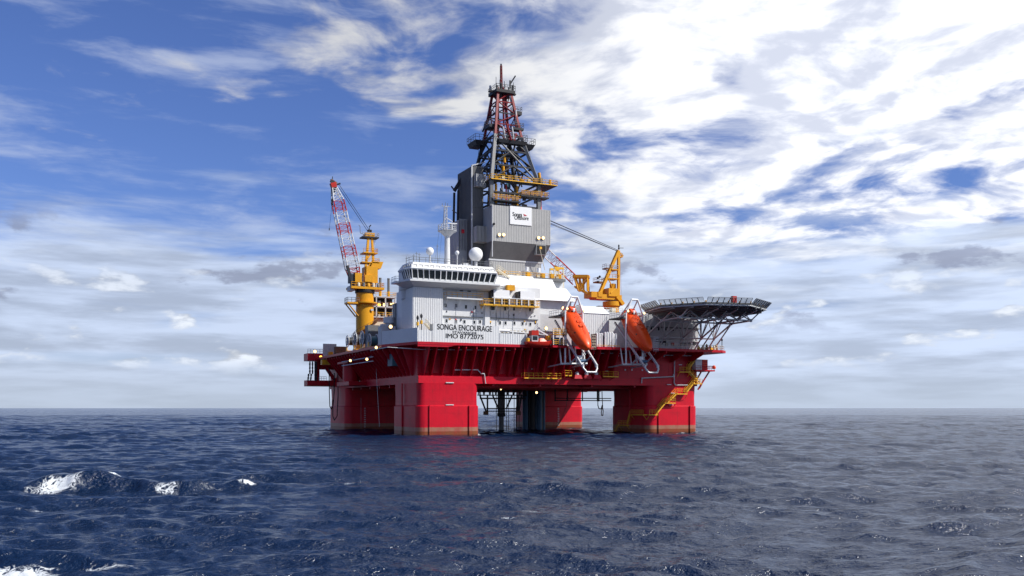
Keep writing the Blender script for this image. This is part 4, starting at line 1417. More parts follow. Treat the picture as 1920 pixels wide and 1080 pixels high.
# working platforms with yellow rails between box and tower
dplat(31.0, 50.6, 30.6, 33.2, 66.9, rm='rail_yellow', fm='steel_dark', th=.22, h=1.2)
dplat(47.2, 50.6, 33.3, 47.6, 66.9, rm='rail_yellow', fm='steel_dark', th=.22, h=1.2)
dplat(31.4, 34.0, 33.3, 47.6, 66.9, rm='rail_yellow', fm='steel_dark', th=.22, h=1.2)
MB().beam((31.0, 30.55, 66.85), (50.6, 30.55, 66.85), .12, .22).build('edge_beam', 'rail_yellow', der)
dplat(31.6, 39.6, 30.8, 34.0, 61.6, rm='rail_yellow', fm='steel_dark', th=.3, h=1.3)
dplat(39.8, 48.2, 30.8, 34.0, 63.4, rm='rail_yellow', fm='steel_dark', th=.3, h=1.3)
for x0, x1, z in ((32.0, 39.4, 61.7), (40.0, 48.0, 63.5)):
    n = 6
    for i in range(n):
        xx = x0 + i * (x1 - x0) / n
        MB().box(xx, xx + (x1 - x0) / n - .25, 30.78, 30.86, z + .1, z + 1.1).build('guard_panel', 'brown', der)
for i in range(16):
    xx = 32 + (i * 1.13) % 16.5
    z_ = 60.2 if i % 2 else 64.2
    hh_ = 1.0 + (i * 37 % 10) * .22
    MB().box(xx, xx + .55 + .1 * (i % 4), 34.5 + (i % 3) * 2, 35.4 + (i % 3) * 2, z_ if z_ < 62 else 63.4, (z_ if z_ < 62 else 63.4) + hh_).build('machine', ('steel_dark', 'brown', 'yellow', 'grey_white', 'steel')[i % 5], der)
for xx, mt in ((33.2, 'yellow'), (36.2, 'boom_red'), (39.4, 'yellow'), (46.6, 'orange')):
    MB().bar((xx, 32.6, 60), (xx, 32.6, 66.0), .22 if mt != 'yellow' else .38, 8).build('cylinder', mt, der, smooth=50)
# motion compensators and top drive: yellow cylinders hanging inside
for (u0, v0, u1, v1, r_, y_) in ((945, 289, 946, 305, .40, 35), (943, 311, 944, 330, .46, 35), (1010.5, 324, 1013, 341, .42, 33)):
    MB().bar(PY(u0, v0, y_), PY(u1, v1, y_), r_, 10).build('cylinder', 'yellow', der, smooth=50)
for u0, v0, u1, v1, mt in ((948, 290, 955, 298, 'grey_white'), (948, 312, 953, 320, 'brown'), (949, 345, 956, 352, 'teal')):
    a_, b_ = PY(u0, v1, 38), PY(u1, v0, 38)
    MB().box(a_.x, b_.x, 37.5, 39.5, a_.z, b_.z).build('hoist_block', mt, der)
for i in range(15):
    xx = 33.4 + i * .72
    MB().bar((xx, 39 + (i % 3) * 1.4, 60), (38 + (xx - 38) * .72, 39 + (i % 3), 77.5 - (i % 4)), .13 + .05 * (i % 2), 5).build('drill_pipe', 'steel_dark', der)
for i in range(8):
    xx = 32.5 + i * 1.9
    MB().box(xx, xx + .8, 31.2, 32.0, 66.9, 67.6 + .35 * (i * 5 % 4)).build('deck_fitting', ('yellow', 'cream', 'brown', 'steel')[i % 4], der)
MB().lathe((49.6, 33, 66.9), [(.02, 0), (.4, 0), (.4, 1.9), (.02, 2.1)], 8).build('tank', 'yellow', der, smooth=50)

# ================================================================== LEFT CRANE
cr = thing('pedestal_crane', 'yellow pedestal crane with a raised red and white lattice boom', 'crane', (0.3, 43, DK))
cy_ = 43.0


def C1(u, v, dy=0.0):
    return PY(u, v, cy_ + dy)


MB().lathe((0.3, cy_, 0), [(2.55, DK - .3), (2.45, 23), (2.3, 27), (2.3, 36.3)], 28).build('pedestal', 'yellow', cr, smooth=35)
MB().lathe((0.3, cy_, 0), [(2.5, 36.3), (2.55, 36.4), (2.55, 37.1), (2.4, 37.2)], 28).build('slew_ring', 'steel_dark', cr, smooth=35)
MB().lathe((0.3, cy_, 0), [(2.35, 33.3), (3.3, 33.6), (3.3, 33.9), (2.3, 33.9)], 24).build('collar', 'yellow', cr, smooth=35)
lp = MB().box(-4.9, -1.8, cy_ - 2.2, cy_ + 1.0, 33.3, 33.7).build('side_platform', 'yellow', cr)
MB().rail([(-1.8, cy_ - 2.1, 33.7), (-4.8, cy_ - 2.1, 33.7), (-4.8, cy_ + 1, 33.7)], 1.2, 1.0, .06).build('railing', 'steel', lp)
for y_ in (-1.8, 0.6):
    MB().bar((-4.6, cy_ + y_, 33.3), (-2.0, cy_ + y_, 30.2), .18, 6).build('knee', 'yellow', lp, smooth=50)
# spiral stair round the pedestal
m = MB()
for i in range(36):
    t_ = i / 35
    a_ = rad(-10 - 210 * t_)
    c_ = Vector((0.3 + 2.9 * math.cos(a_), cy_ + 2.9 * math.sin(a_), 29.6 - 6.4 * t_))
    d_ = Vector((math.cos(a_), math.sin(a_), 0))
    m.beam(c_ - d_ * .5, c_ + d_ * .5, .5, .12)
    if i:
        m.bar(pc + Vector((0, 0, 1)), c_ + d_ * .5 + Vector((0, 0, 1)), .05, 4)
    pc = c_ + d_ * .5
    if i % 2 == 0:
        m.bar(pc, pc + Vector((0, 0, 1)), .045, 4)
m.build('spiral_stair', 'brown', cr)
MB().box(1.2, 1.9, cy_ - 2.5, cy_ - 2.2, 31.6, 32.1).build('nameplate', 'grey_white', cr)
MB().box(-1.2, .3, cy_ - 2.75, cy_ - 1.5, DK, 23.6).build('door', 'grey_white', cr)
MB().box(-.9, .0, cy_ - 2.80, cy_ - 2.74, DK + .2, 23.2).build('door_leaf', 'brown', cr)
# slewing platform and houses
sp_ = MB().box(-4.0, 4.8, cy_ - 2.6, cy_ + 2.6, 37.2, 37.8).build('slewing_platform', 'yellow', cr)
MB().rail([(-4.0, cy_ - 2.5, 37.8), (4.7, cy_ - 2.5, 37.8), (4.7, cy_ + 2.5, 37.8)], 1.1, 1.2, .06).build('railing', 'yellow', sp_)
MB().box(*(lambda a, b: (a.x, b.x, cy_ - 2.0, cy_ + 2.2, a.z, b.z))(C1(687, 529, -2), C1(708.5, 500, -2))).build('machine_house', 'yellow', cr)
MB().hexa([(1.3, cy_ - 1.8, 42.8), (4.1, cy_ - 1.8, 42.8), (4.1, cy_ + 1.8, 42.8), (1.3, cy_ + 1.8, 42.8)],
          [(1.9, cy_ - 1.8, 44.6), (4.8, cy_ - 1.8, 44.6), (4.8, cy_ + 1.8, 44.6), (1.9, cy_ + 1.8, 44.6)]).build('winch_hood', 'yellow', cr)
MB().box(*(lambda a, b: (a.x, b.x, cy_ - 2.7, cy_ - 2.0, a.z, b.z))(C1(684.5, 528, -2.7), C1(699, 516, -2.7))).build('tank', 'yellow', cr)
MB().box(*(lambda a, b: (a.x, b.x, cy_ - 2.4, cy_ + .2, a.z, b.z))(C1(666, 530, -2.4), C1(678.5, 512, -2.4))).build('cab', 'yellow', cr)
MB().box(*(lambda a, b: (a.x, b.x, cy_ - 2.0, cy_ + 1.0, a.z, b.z))(C1(658, 529, -2), C1(666, 514, -2))).build('cab_front', 'steel_dark', cr)
MB().box(*(lambda a, b: (a.x, b.x, cy_ - 2.2, cy_ + 2.0, a.z, b.z))(C1(664, 540, -2), C1(704, 530.5, -2))).build('winch_deck', 'brown', cr)
MB().box(*(lambda a, b: (a.x, b.x, cy_ - 1.6, cy_ + 1.0, a.z, b.z))(C1(656, 545, -1.6), C1(664, 536, -1.6))).build('walkway_box', 'grey_white', cr)
MB().beam(C1(651, 498, -1.5), C1(661, 536, -1.5), .6, .9).build('boom_heel', 'steel_dark', cr)
MB().beam(C1(651, 498, 1.5), C1(661, 536, 1.5), .6, .9).build('boom_heel', 'steel_dark', cr)
for i in range(5):
    x_ = -2 + i * 1.3
    MB().lathe((x_, cy_ - 2.3, 37.8), [(.02, 0), (.4, 0), (.4, .8 + .2 * (i % 2)), (.02, 1.1)], 8).build('fitting', ('cream', 'steel', 'yellow')[i % 3], cr, smooth=50)
# A-frame
for s in (-1.5, 1.5):
    MB().beam(C1(683, 533, s), C1(691, 443, s * .5), .6).build('a_frame_leg', 'yellow', cr)
    MB().beam(C1(703, 533, s), C1(697, 443, s * .5), .55).build('a_frame_leg', 'yellow', cr)
    MB().beam(C1(685.5, 505, s), C1(700, 487, s), .3).build('a_frame_brace', 'yellow', cr)
    MB().beam(C1(687, 487, s), C1(701, 470, s * .7), .3).build('a_frame_brace', 'yellow', cr)
for u0, u1, v in ((679, 704, 489), (682, 701, 471)):
    a_, b_ = C1(u0, v + 1, -1.8), C1(u1, v, 1.8)
    p_ = MB().box(a_.x, b_.x, cy_ - 1.8, cy_ + 1.8, a_.z - .25, a_.z).build('a_frame_platform', 'yellow', cr)
    MB().rail([(a_.x, cy_ - 1.7, a_.z), (b_.x, cy_ - 1.7, a_.z), (b_.x, cy_ + 1.7, a_.z)], 1.0, 1.0, .05).build('railing', 'yellow', p_)
a_ = C1(680, 442, -1.5)
b_ = C1(704.5, 440, 1.5)
p_ = MB().box(a_.x, b_.x, cy_ - 1.5, cy_ + 1.5, a_.z - .35, a_.z).build('a_frame_platform', 'steel_dark', cr)
MB().rail([(a_.x, cy_ - 1.4, a_.z), (b_.x, cy_ - 1.4, a_.z), (b_.x, cy_ + 1.4, a_.z)], 1.0, 1.0, .05).build('railing', 'galv', p_)
MB().box(a_.x + .9, b_.x - 1.0, cy_ - 1.0, cy_ + 1.0, a_.z, a_.z + 1.0).build('sheave_block', 'yellow', cr)
for u in (691, 695):
    c_ = C1(u, 434, 0)
    MB().lathe(c_, [(.02, -.5), (.35, -.4), (.35, .4), (.02, .5)], 10).build('sheave', 'steel_dark', cr, smooth=50)
MB().bar(C1(693, 435), C1(692.5, 424), .09, 5).bar(C1(692.5, 425), C1(695.5, 422), .15, 5).build('whip', 'steel_dark', cr)
MB().tube([C1(681, 438), C1(675.5, 437), C1(675, 424), C1(673, 422)], .08, 5).build('lamp_arm', 'steel', cr)
MB().bar(C1(701, 470), C1(704, 444), .08, 5).bar(C1(698.5, 470), C1(701.5, 444), .08, 5).build('ladder', 'galv', cr)
# boom
bf, bm, bt = C1(664.5, 519), C1(633, 377), C1(626.5, 352)
upv = Vector((0.97, 0, 0.23))
kf = 0.11
lattice(cr, bf.lerp(bm, 0), bf.lerp(bm, kf), 2.0, 2.4, 2.7, 3.0, upv, 2, ['boom_red'], .15, .07)
lattice(cr, bf.lerp(bm, kf), bm, 2.7, 3.2, 2.5, 2.7, upv, 18, ['white', 'boom_red', 'white', 'boom_red', 'white', 'boom_red'], .15, .045)
lattice(cr, bm, bt, 2.5, 2.7, 1.1, 1.2, upv, 4, ['white'], .14, .065)
MB().beam(bt, C1(623.5, 343), 1.3, 1.4).build('boom_head', 'boom_red', cr)
MB().hexa([C1(619, 336, -.6), C1(627.5, 339, -.6), C1(630, 352, -.6), C1(628, 361, -.6), C1(621.5, 361, -.6)],
          [C1(619, 336, .6), C1(627.5, 339, .6), C1(630, 352, .6), C1(628, 361, .6), C1(621.5, 361, .6)]).build('boom_head_sheaves', 'steel_dark', cr)
MB().beam(C1(620, 338), C1(631, 345), .9, .7).build('head_platform', 'brown', cr)
MB().bar(C1(623.5, 337), C1(623.5, 331), .1, 5).build('head_light', 'steel_dark', cr)
MB().bar(C1(632, 346), C1(638, 344), .25, 6).build('head_pin', 'steel_dark', cr)
for k_, (dv, s) in enumerate(((0, -.8), (0, .8), (2.5, -.5), (2.5, .5))):
    MB().bar(C1(636.5 - dv * .3, 347 + dv * 2, s), C1(692.5 - dv, 432 + dv, s * .6), .07, 5).build('pendant_rope', 'rope', cr)
MB().bar(C1(623.3, 360), C1(623, 373), .035, 4).build('hoist_rope', 'rope', cr)
MB().lathe(C1(623, 379), [(.02, -.9), (.28, -.7), (.16, -.1), (.3, .3), (.15, .9), (.02, .95)], 8).build('hook_block', 'black', cr, smooth=50)
MB().bar(C1(622.5, 384), C1(617.5, 429), .035, 4).bar(C1(617.5, 428), C1(617.3, 432), .12, 5).build('hoist_rope', 'rope', cr)

# ================================================================== RIGHT CRANE
cb = thing('deck_crane', 'yellow deck crane with a tall triangular frame and its boom lowered behind the grey tower', 'crane', (75, 43, DK))
y2 = 43.0
D2 = Vector((-0.8, 0.6, 0))
A2 = Vector((68.0, 43.5, 40))


def K1(u, v, dy=0.0):
    return PY(u, v, y2 + dy)


def K2(u, v, s=0.0):
    return PV(u, v, A2, D2) + Vector((0.6, 0.8, 0)) * s


px_ = K1(1152, 556)
MB().lathe((px_.x - 1, y2, 0), [(2.2, DK), (2.2, 36), (2.6, 36.3), (2.6, 37.6)], 22).build('pedestal', 'yellow', cb, smooth=35)
for s in (-1.6, 1.6):
    MB().beam(K1(1124, 551, s), K1(1159.5, 470, s * .4), .85).build('a_frame_leg', 'yellow', cb)
    MB().beam(K1(1159.5, 553, s), K1(1159.8, 470, s * .4), .7).build('a_frame_leg', 'yellow', cb)
    MB().beam(K1(1139, 518, s), K1(1152, 548, s), .25).build('a_frame_brace', 'yellow', cb)
for (u0, u1, v, ry) in ((1137, 1161, 520.5, 'yellow'), (1147, 1160, 504, 'galv')):
    a_, b_ = K1(u0, v, -1.7), K1(u1, v, -1.7)
    p_ = MB().box(a_.x, b_.x, y2 - 1.7, y2 + 1.7, a_.z - .3, a_.z).build('a_frame_platform', 'yellow', cb)
    MB().rail([(a_.x, y2 - 1.6, a_.z), (b_.x, y2 - 1.6, a_.z)], 1.1, 1.0, .06).build('railing', ry, p_)
for (u0, u1, v) in ((1119.5, 1133, 527), (1137, 1143, 501.5)):
    a_, b_ = K1(u0, v, -1.2), K1(u1, v, -1.2)
    p_ = MB().box(a_.x, b_.x, y2 - 1.2, y2 + 1.2, a_.z - .35, a_.z).build('side_platform', 'brown', cb)
    MB().rail([(b_.x, y2 - 1.1, a_.z), (a_.x, y2 - 1.1, a_.z), (a_.x, y2 + 1.1, a_.z)], 1.1, .9, .07).build('railing', 'galv', p_)
for u, v in ((1120, 520), (1123.5, 517.5), (1120.5, 527)):
    MB().bar(K1(u, v, -1.4), K1(u + 2, v + 2.5, -1.4), .3, 6).build('floodlight', 'steel_dark', cb)
MB().bar(K1(1125, 529), K1(1130, 537), .1, 5).build('knee', 'yellow', cb)
MB().box(*(lambda a, b: (a.x, b.x, y2 - 2.4, y2 + 2.2, a.z, b.z))(K1(1141.5, 555, -2.4), K1(1161, 541, -2.4))).build('machine_house', 'yellow', cb)
MB().lathe(K1(1149, 537), [(.02, -.9), (.95, -.9), (.95, .7), (.02, .9)], 14).build('winch_drum', 'yellow', cb, smooth=40)
MB().beam(K1(1145, 549, -2.5), K1(1153, 541, -2.5), .25).build('guard', 'rail_yellow', cb)
MB().box(*(lambda a, b: (a.x, b.x, y2 - 2.2, y2 + 2.2, a.z, b.z))(K1(1109, 557, -2.2), K1(1120, 547, -2.2))).build('slewing_platform', 'yellow', cb)
MB().box(*(lambda a, b: (a.x, b.x, y2 - 2.2, y2 + 2.2, a.z, b.z))(K1(1122, 556, -2.2), K1(1130, 547, -2.2))).build('boom_hinge', 'yellow', cb)
MB().box(*(lambda a, b: (a.x, b.x, y2 - 2.0, y2 + 2.0, a.z, b.z))(K1(1118, 560, -2), K1(1166, 553.5, -2))).build('slewing_platform', 'yellow', cb)
MB().beam(K1(1156, 556, -2), K1(1168, 571, -2), 1.2, 1.0).build('pedestal_knee', 'yellow', cb)
MB().beam(K1(1158, 471), K1(1168, 480), .5).build('top_arm', 'yellow', cb)
a_ = K1(1160, 480, -1)
MB().box(a_.x, a_.x + 1.5, y2 - 1, y2 + 1, a_.z - .3, a_.z).build('top_platform', 'yellow', cb)
MB().rail([(a_.x, y2 - .9, a_.z), (a_.x + 1.4, y2 - .9, a_.z)], 1.0, .7, .06).build('railing', 'galv', cb)
MB().lathe(K1(1160.3, 463), [(.02, -.8), (.3, -.7), (.15, 0), (.28, .3), (.02, .8)], 8).build('beacon', 'black', cb, smooth=50)
MB().bar(K1(1162, 465), K1(1169, 465), .1, 5).build('top_arm', 'steel', cb)
MB().bar(K1(1163, 484), K1(1165, 554), .06, 5).build('ladder', 'galv', cb)
# yellow heel section of the boom
for s in (-1.2, 1.2):
    for (u0, v0, u1, v1, w) in ((1077, 519, 1103, 519, .8), (1078, 519, 1086, 546, .5), (1102, 519, 1103, 547, .45), (1086, 546, 1100, 522, .35), (1087, 522, 1087, 545, .25), (1094, 522, 1094, 545, .25),
                             (1078, 538, 1096, 548, .5), (1094, 546, 1112, 556, .6), (1086, 522, 1096, 546, .3)):
        MB().beam(K2(u0, v0, s), K2(u1, v1, s), w).build('boom_heel', 'yellow', cb)
MB().beam(K2(1077, 519, -1.3), K2(1077, 519, 1.3), .7).build('boom_heel_tie', 'yellow', cb)
MB().beam(K2(1103, 519, -1.3), K2(1103, 519, 1.3), .7).build('boom_heel_tie', 'yellow', cb)
u_up = Vector((D2.x * 0.72, D2.y * 0.72, 1.0))
lattice(cb, K2(1079, 527), K2(985, 436), 2.2, 2.5, 2.1, 2.4, (0.45, -0.35, 0.8), 14, ['boom_red', 'boom_red', 'white', 'boom_red', 'white'], .19, .05)
MB().beam(K2(1041, 503, -1.8), K2(1051, 508, -1.8), .9, 1.3).build('boom_clamp', 'yellow', cb)
for s, dv in ((-.7, 0), (.7, 0), (-.7, 5), (.7, 6)):
    MB().bar(K1(1161, 470 + dv * .4), K2(1000, 400 + dv * 1.1, s), .075, 5).build('pendant_rope', 'rope', cb)
# boom rest tower
rest = thing('boom_rest_tower', 'cream and yellow boom rest frame beside the grey tower wall', 'frame', (PY(1045, 520, 20).x, 20, 37))
r0, r1 = PY(1036, 530, 20), PY(1053, 503, 20)
for xx in (r0.x, r1.x):
    for yy in (19, 21.5):
        MB().beam((xx, yy, 33), (xx, yy, r1.z), .3).build('post', 'cream', rest)
for yy in (19, 21.5):
    MB().beam((r0.x, yy, r1.z - .2), (r1.x, yy, r1.z - .2), .5).build('crossbeam', 'rail_yellow', rest)
    MB().bar((r0.x, yy, 37.8), (r1.x, yy, r1.z - .4), .12, 5).build('brace', 'cream', rest)
    MB().bar((r1.x, yy, 37.8), (r0.x, yy, r1.z - .4), .12, 5).build('brace', 'cream', rest)
MB().rail([(r0.x, 19, 38.6), (r1.x, 19, 38.6)], 1.2, .9, .06).build('railing', 'rail_yellow', rest)
MB().box(r0.x + .5, r1.x - .4, 20, 21, 37, 40.6).build('cable_box', 'steel_dark', rest)

# ================================================================== LIFEBOATS AND THEIR DAVITS
LX = 35.9
GW = 1.36                                   # girth of the boats
AX0 = Vector((LX, -1.9, 28.6))              # stern
AX1 = Vector((LX, -12.3, 19.7))             # bow
AXD = (AX1 - AX0).normalized()
AXU = Vector((0, AXD.z, -AXD.y)).normalized()
if AXU.z < 0:
    AXU = -AXU
AXS = Vector((1, 0, 0))
BL = (AX1 - AX0).length


def boat(label):
    t = thing('free_fall_lifeboat', label, 'lifeboat', AX0.lerp(AX1, .5), 'free fall lifeboats')
    st = [(0.0, 1.0, .85, 1.2), (0.03, 1.2, 1.15, 1.45), (0.12, 1.40, 1.25, 1.75), (0.25, 1.55, 1.40, 1.80), (0.40, 1.60, 1.50, 1.60), (0.55, 1.58, 1.50, 1.50),
          (0.70, 1.40, 1.38, 1.32), (0.82, 1.16, 1.18, 1.10), (0.91, .88, .95, .86), (0.97, .58, .66, .55), (1.0, .24, .3, .26)]
    st = [(s, w * GW, d_ * 1.55, u_ * 1.22) for s, w, d_, u_ in st]
    rings = []
    for s, w, dn_, up_ in st:
        c = AX0 + AXD * (s * BL)
        ring_ = []
        for i in range(20):
            a = 2 * math.pi * i / 20
            x_ = math.copysign(abs(math.cos(a)) ** .75, math.cos(a)) * w
            h_ = math.copysign(abs(math.sin(a)) ** .75, math.sin(a)) * (up_ if math.sin(a) > 0 else dn_)
            if h_ < 0:
                x_ *= 1 - .35 * (h_ / dn_) ** 2
            ring_.append(c + AXS * x_ + AXU * h_)
        rings.append(ring_)
    MB().rings(rings).build('hull', 'orange', t, smooth=40)
    # rubbing strake
    for sg in (-1, 1):
        pts = [AX0 + AXD * (s * BL) + AXS * (sg * (w + .02)) for s, w, _, _ in st[1:9]]
        MB().tube(pts, .11, 6).build('strake', 'orange', t)
    # conning tower, canopy ridge, hatches, small windows
    c = AX0 + AXD * (.13 * BL) + AXU * 1.85
    def obox(c_, l, w, h, l2=None, w2=None):
        l2, w2 = l2 or l, w2 or w
        return MB().hexa([c_ + AXD * (a * l / 2) + AXS * (b * w / 2) for a, b in ((-1, -1), (1, -1), (1, 1), (-1, 1))],
                         [c_ + AXD * (a * l2 / 2) + AXS * (b * w2 / 2) + AXU * h for a, b in ((-1, -1), (1, -1), (1, 1), (-1, 1))])
    tw = obox(c, 2.0, 1.9, .95, 1.3, 1.3).build('conning_tower', 'orange', t)
    for sg in (-.35, .35):
        obox(c + AXD * .78 + AXS * sg + AXU * .25, .25, .42, .42).build('window_pane', 'glass', tw)
    for s in (.32, .44, .56):
        obox(AX0 + AXD * (s * BL) + AXU * 1.68, 1.0, 1.2, .42, .7, .9).build('hatch', 'orange', t)
    for s in (.3, .42, .54, .66):
        for sg in (-1, 1):
            cc = AX0 + AXD * (s * BL) + AXS * (sg * 1.72) + AXU * .95
            MB().bar(cc, cc + AXS * (sg * .16) + AXU * .06, .17, 8).build('porthole', 'glass', t, smooth=50)
    MB().tube([AX0 + AXD * (.2 * BL) + AXU * 2.5 + AXS * .3, AX0 + AXD * (.5 * BL) + AXU * 2.35 + AXS * .3, AX0 + AXD * (.75 * BL) + AXU * 1.65 + AXS * .2], .06, 5).build('grab_rail', 'orange', t)
    return t


def davit(label):
    t = thing('lifeboat_davit', label, 'davit', (LX, -4, DK), 'lifeboat davits')
    dn_ = -AXU * 2.55
    e0, e1 = AX0 - AXD * .5 + dn_, AX1 + AXD * 3.0 + dn_
    hexr = []
    for sg in (-1, 1):
        o_ = AXS * (sg * 1.95)
        MB().beam(e0 + o_, e1 + o_, .34, .45).build('rail', 'galv', t)
        MB().beam(e0 + o_ * .62 - AXU * .7, e0.lerp(e1, .72) + o_ * .62 - AXU * .7, .2, .28).build('rail', 'galv', t)
        # steps between the double rails
        for i in range(14):
            c_ = e0.lerp(e1, .02 + i * .05) + o_
            MB().beam(c_, c_ - o_ * .38 - AXU * .7, .12).build('step', 'galv', t)
    # bent loop at the foot of the rails
    L = [e1 - AXS * 1.75, e1 - AXS * 1.75 + Vector((0, -.3, -.6)), e1 - AXS * 1.15 + Vector((0, -.7, -1.45)), e1 + AXS * 1.15 + Vector((0, -.7, -1.45)), e1 + AXS * 1.75 + Vector((0, -.3, -.6)), e1 + AXS * 1.75]
    MB().tube(L, .22, 8).build('foot_loop', 'galv', t, smooth=50)
    for p_ in (L[0], L[5]):
        MB().lathe(p_, [(.02, -.35), (.32, -.3), (.32, .3), (.02, .35)], 10).build('joint', 'galv', t, smooth=50)
    # portal frame over the stern
    yp = -5.6
    for sg in (-1, 1):
        MB().bar((LX + sg * 2.3, yp, 16.4), (LX + sg * 2.3, yp, 28.6), .22, 8).build('post', 'white_clean', t, smooth=50)
        MB().bar((LX + sg * 2.3, yp, 28.6), (LX + sg * .85, yp - .2, 32.0), .22, 8).build('portal_leg', 'white_clean', t, smooth=50)
        MB().bar((LX + sg * 2.3, yp, 28.4), (LX + sg * 2.3, -1.0, 27.8), .18, 8).build('tie', 'galv', t, smooth=50)
        MB().bar((LX + sg * .85, yp - .2, 32.0), (LX + sg * 1.4, -1.5, 28.3), .16, 8).build('tie', 'galv', t, smooth=50)
    MB().bar((LX - .9, yp - .2, 32.0), (LX + .9, yp - .2, 32.0), .24, 8).build('portal_head', 'white_clean', t, smooth=50)
    MB().box(LX - 3.6, LX + 2.4, -4.6, 0.2, 27.5, 27.8).build('boarding_deck', 'steel_dark', t)
    MB().rail([(LX - 3.5, 0, 27.8), (LX - 3.5, -4.5, 27.8), (LX - 2.4, -4.5, 27.8)], 1.2, 1.1, .06).build('railing', 'galv', t)
    MB().rail([(LX + 2.3, -4.5, 27.8), (LX + 2.3, 0, 27.8)], 1.2, 1.1, .06).build('railing', 'galv', t)
    MB().box(LX - .7, LX + .7, -3.4, -1.8, 27.8, 29.8).build('winch', 'steel_dark', t)
    MB().lathe((LX + .1, -5.0, 29.0), [(.02, -.5), (.5, -.45), (.62, 0), (.5, .45), (.02, .5)], 12).build('float', 'white_clean', t, smooth=50)
    MB().box(LX - 2.0, LX - 1.2, -4.5, -3.8, 27.8, 28.9).build('control_box', 'cream', t)
    lamp(t, (LX - 1.9, -5.9, 29.2), .26)
    lamp(t, (LX + 2.6, -5.9, 28.9), .26)
    # braces down to the hull
    for dx in (-3.6, -1.2, .4, 2.6):
        MB().bar((LX + dx + .5, -4.4, 20.4), (LX + dx - .6, -7.2, 16.6), .19, 8).build('strut', 'galv', t, smooth=50)
    MB().bar((LX - 4.4, -7.2, 16.4), (LX + 2.6, -7.2, 16.6), .24, 8).build('lower_beam', 'galv', t, smooth=50)
    MB().bar((LX - .8, -9.2, 17.0), (LX + 1.2, -9.2, 17.2), .34, 10).build('damper', 'blue', t, smooth=50)
    for dx in (-4.0, 2.4):
        MB().bar((LX + dx, -7.2, 16.4), (LX + dx, -.3, 16.0), .18, 8).build('lower_tie', 'galv', t, smooth=50)
    for sg in (-1, 1):
        MB().bar((LX + sg * 1.75, -7.2, 16.5), e0.lerp(e1, .80) + AXS * sg * 1.75, .18, 8).build('lower_tie', 'galv', t, smooth=50)
    MB().box(LX - 1.6, LX - .6, -10.6, -9.8, 17.4, 18.2).build('cradle_box', 'galv', t)
    return t


DXB = 52.24 - 35.87
b1_ = boat('orange free fall lifeboat hanging bow down between rescue boat and white tank cluster')
b2_ = copy_tree(b1_, (DXB, 0, 0.15), None, 'orange free fall lifeboat hanging bow down next to the helideck')
d1_ = davit('white tubular davit frame of the lifeboat next to the rescue boat')
d2_ = copy_tree(d1_, (DXB, 0, 0.15), None, 'white tubular davit frame of the lifeboat next to the helideck')

# ================================================================== HELIDECK
HX, HY, HZ, HR = 68.0, -12.0, 30.2, 13.7
hd = thing('helideck', 'octagonal grey helideck on tubular trusses with safety nets round its edge', 'helideck', (70, 0, DK))
oct_ = [Vector((HX + HR * 1.04 * math.cos(rad(22.5 + 45 * i - 25 + 12)), HY + HR * 1.04 * math.sin(rad(22.5 + 45 * i - 25 + 12)), 0)) for i in range(8)]
Zv = Vector((0, 0, 1))
MB().hexa([p_ + Zv * (HZ - .55) for p_ in oct_], [p_ + Zv * HZ for p_ in oct_]).build('landing_deck', 'steel', hd)
MB().hexa([p_ + Zv * (HZ + .004) for p_ in [Vector((HX, HY, 0)).lerp(p_, .97) for p_ in oct_]], [Vector((HX, HY, 0)).lerp(p_, .97) + Zv * (HZ + .03) for p_ in oct_]).build('deck_coating', 'deck_green', hd)


def net_material():
    m = bpy.data.materials.new('net')
    m.use_nodes = True
    k = NT(m.node_tree)
    bs = k.n('ShaderNodeBsdfPrincipled', {'Base Color': (.16, .165, .17, 1), 'Roughness': .6})
    k.n('ShaderNodeOutputMaterial', {'Surface': bs.outputs[0]})
    MATS['net'] = m


net_material()
cen = Vector((HX, HY, 0))
for i in range(8):
    a_, b_ = oct_[i], oct_[(i + 1) % 8]
    e_ = (b_ - a_)
    nr = Vector((e_.y, -e_.x, 0)).normalized()
    if nr.dot((a_ + b_) / 2 - cen) < 0:
        nr = -nr
    npan = 8
    for j in range(npan):
        p0_, p1_ = a_.lerp(b_, j / npan), a_.lerp(b_, (j + 1) / npan - .012)
        z0_, z1_ = HZ - .3, HZ + .95
        o0, o1 = p0_ + Zv * z0_ + nr * .1, p1_ + Zv * z0_ + nr * .1
        out = nr * 1.35
        c0, c1 = p0_ + Zv * z1_ + out, p1_ + Zv * z1_ + out
        fr = MB().bar(o0, c0, .06, 5).bar(o1, c1, .06, 5).bar(c0, c1, .06, 5).bar(o0, o1, .06, 5).build('net_frame', 'steel', hd)
        m_ = MB()
        for s in (.2, .4, .6, .8):
            m_.bar(o0.lerp(c0, s), o1.lerp(c1, s), .035, 3)
        for s in (.2, .4, .6, .8):
            m_.bar(o0.lerp(o1, s), c0.lerp(c1, s), .035, 3)
        m_.build('net', 'net', fr)
        if j % 2 == 0:
            MB().lathe(p0_ + Zv * HZ + nr * .05, [(.02, 0), (.16, 0), (.16, .35), (.02, .4)], 6).build('edge_light', 'rail_yellow', hd)
MB().tube([p_ + Zv * (HZ - .62) for p_ in oct_ + [oct_[0]]], .16, 6).build('edge_pipe', 'galv', hd, smooth=50)
# joists
for i in range(11):
    xx = HX - 12.5 + i * 2.5
    hw = min(math.sqrt(max(0, 13.6 ** 2 - (xx - HX) ** 2)), 12.6)
    MB().box(xx, xx + .25, HY - hw, HY + hw, HZ - 1.15, HZ - .56).build('joist', 'steel', hd)
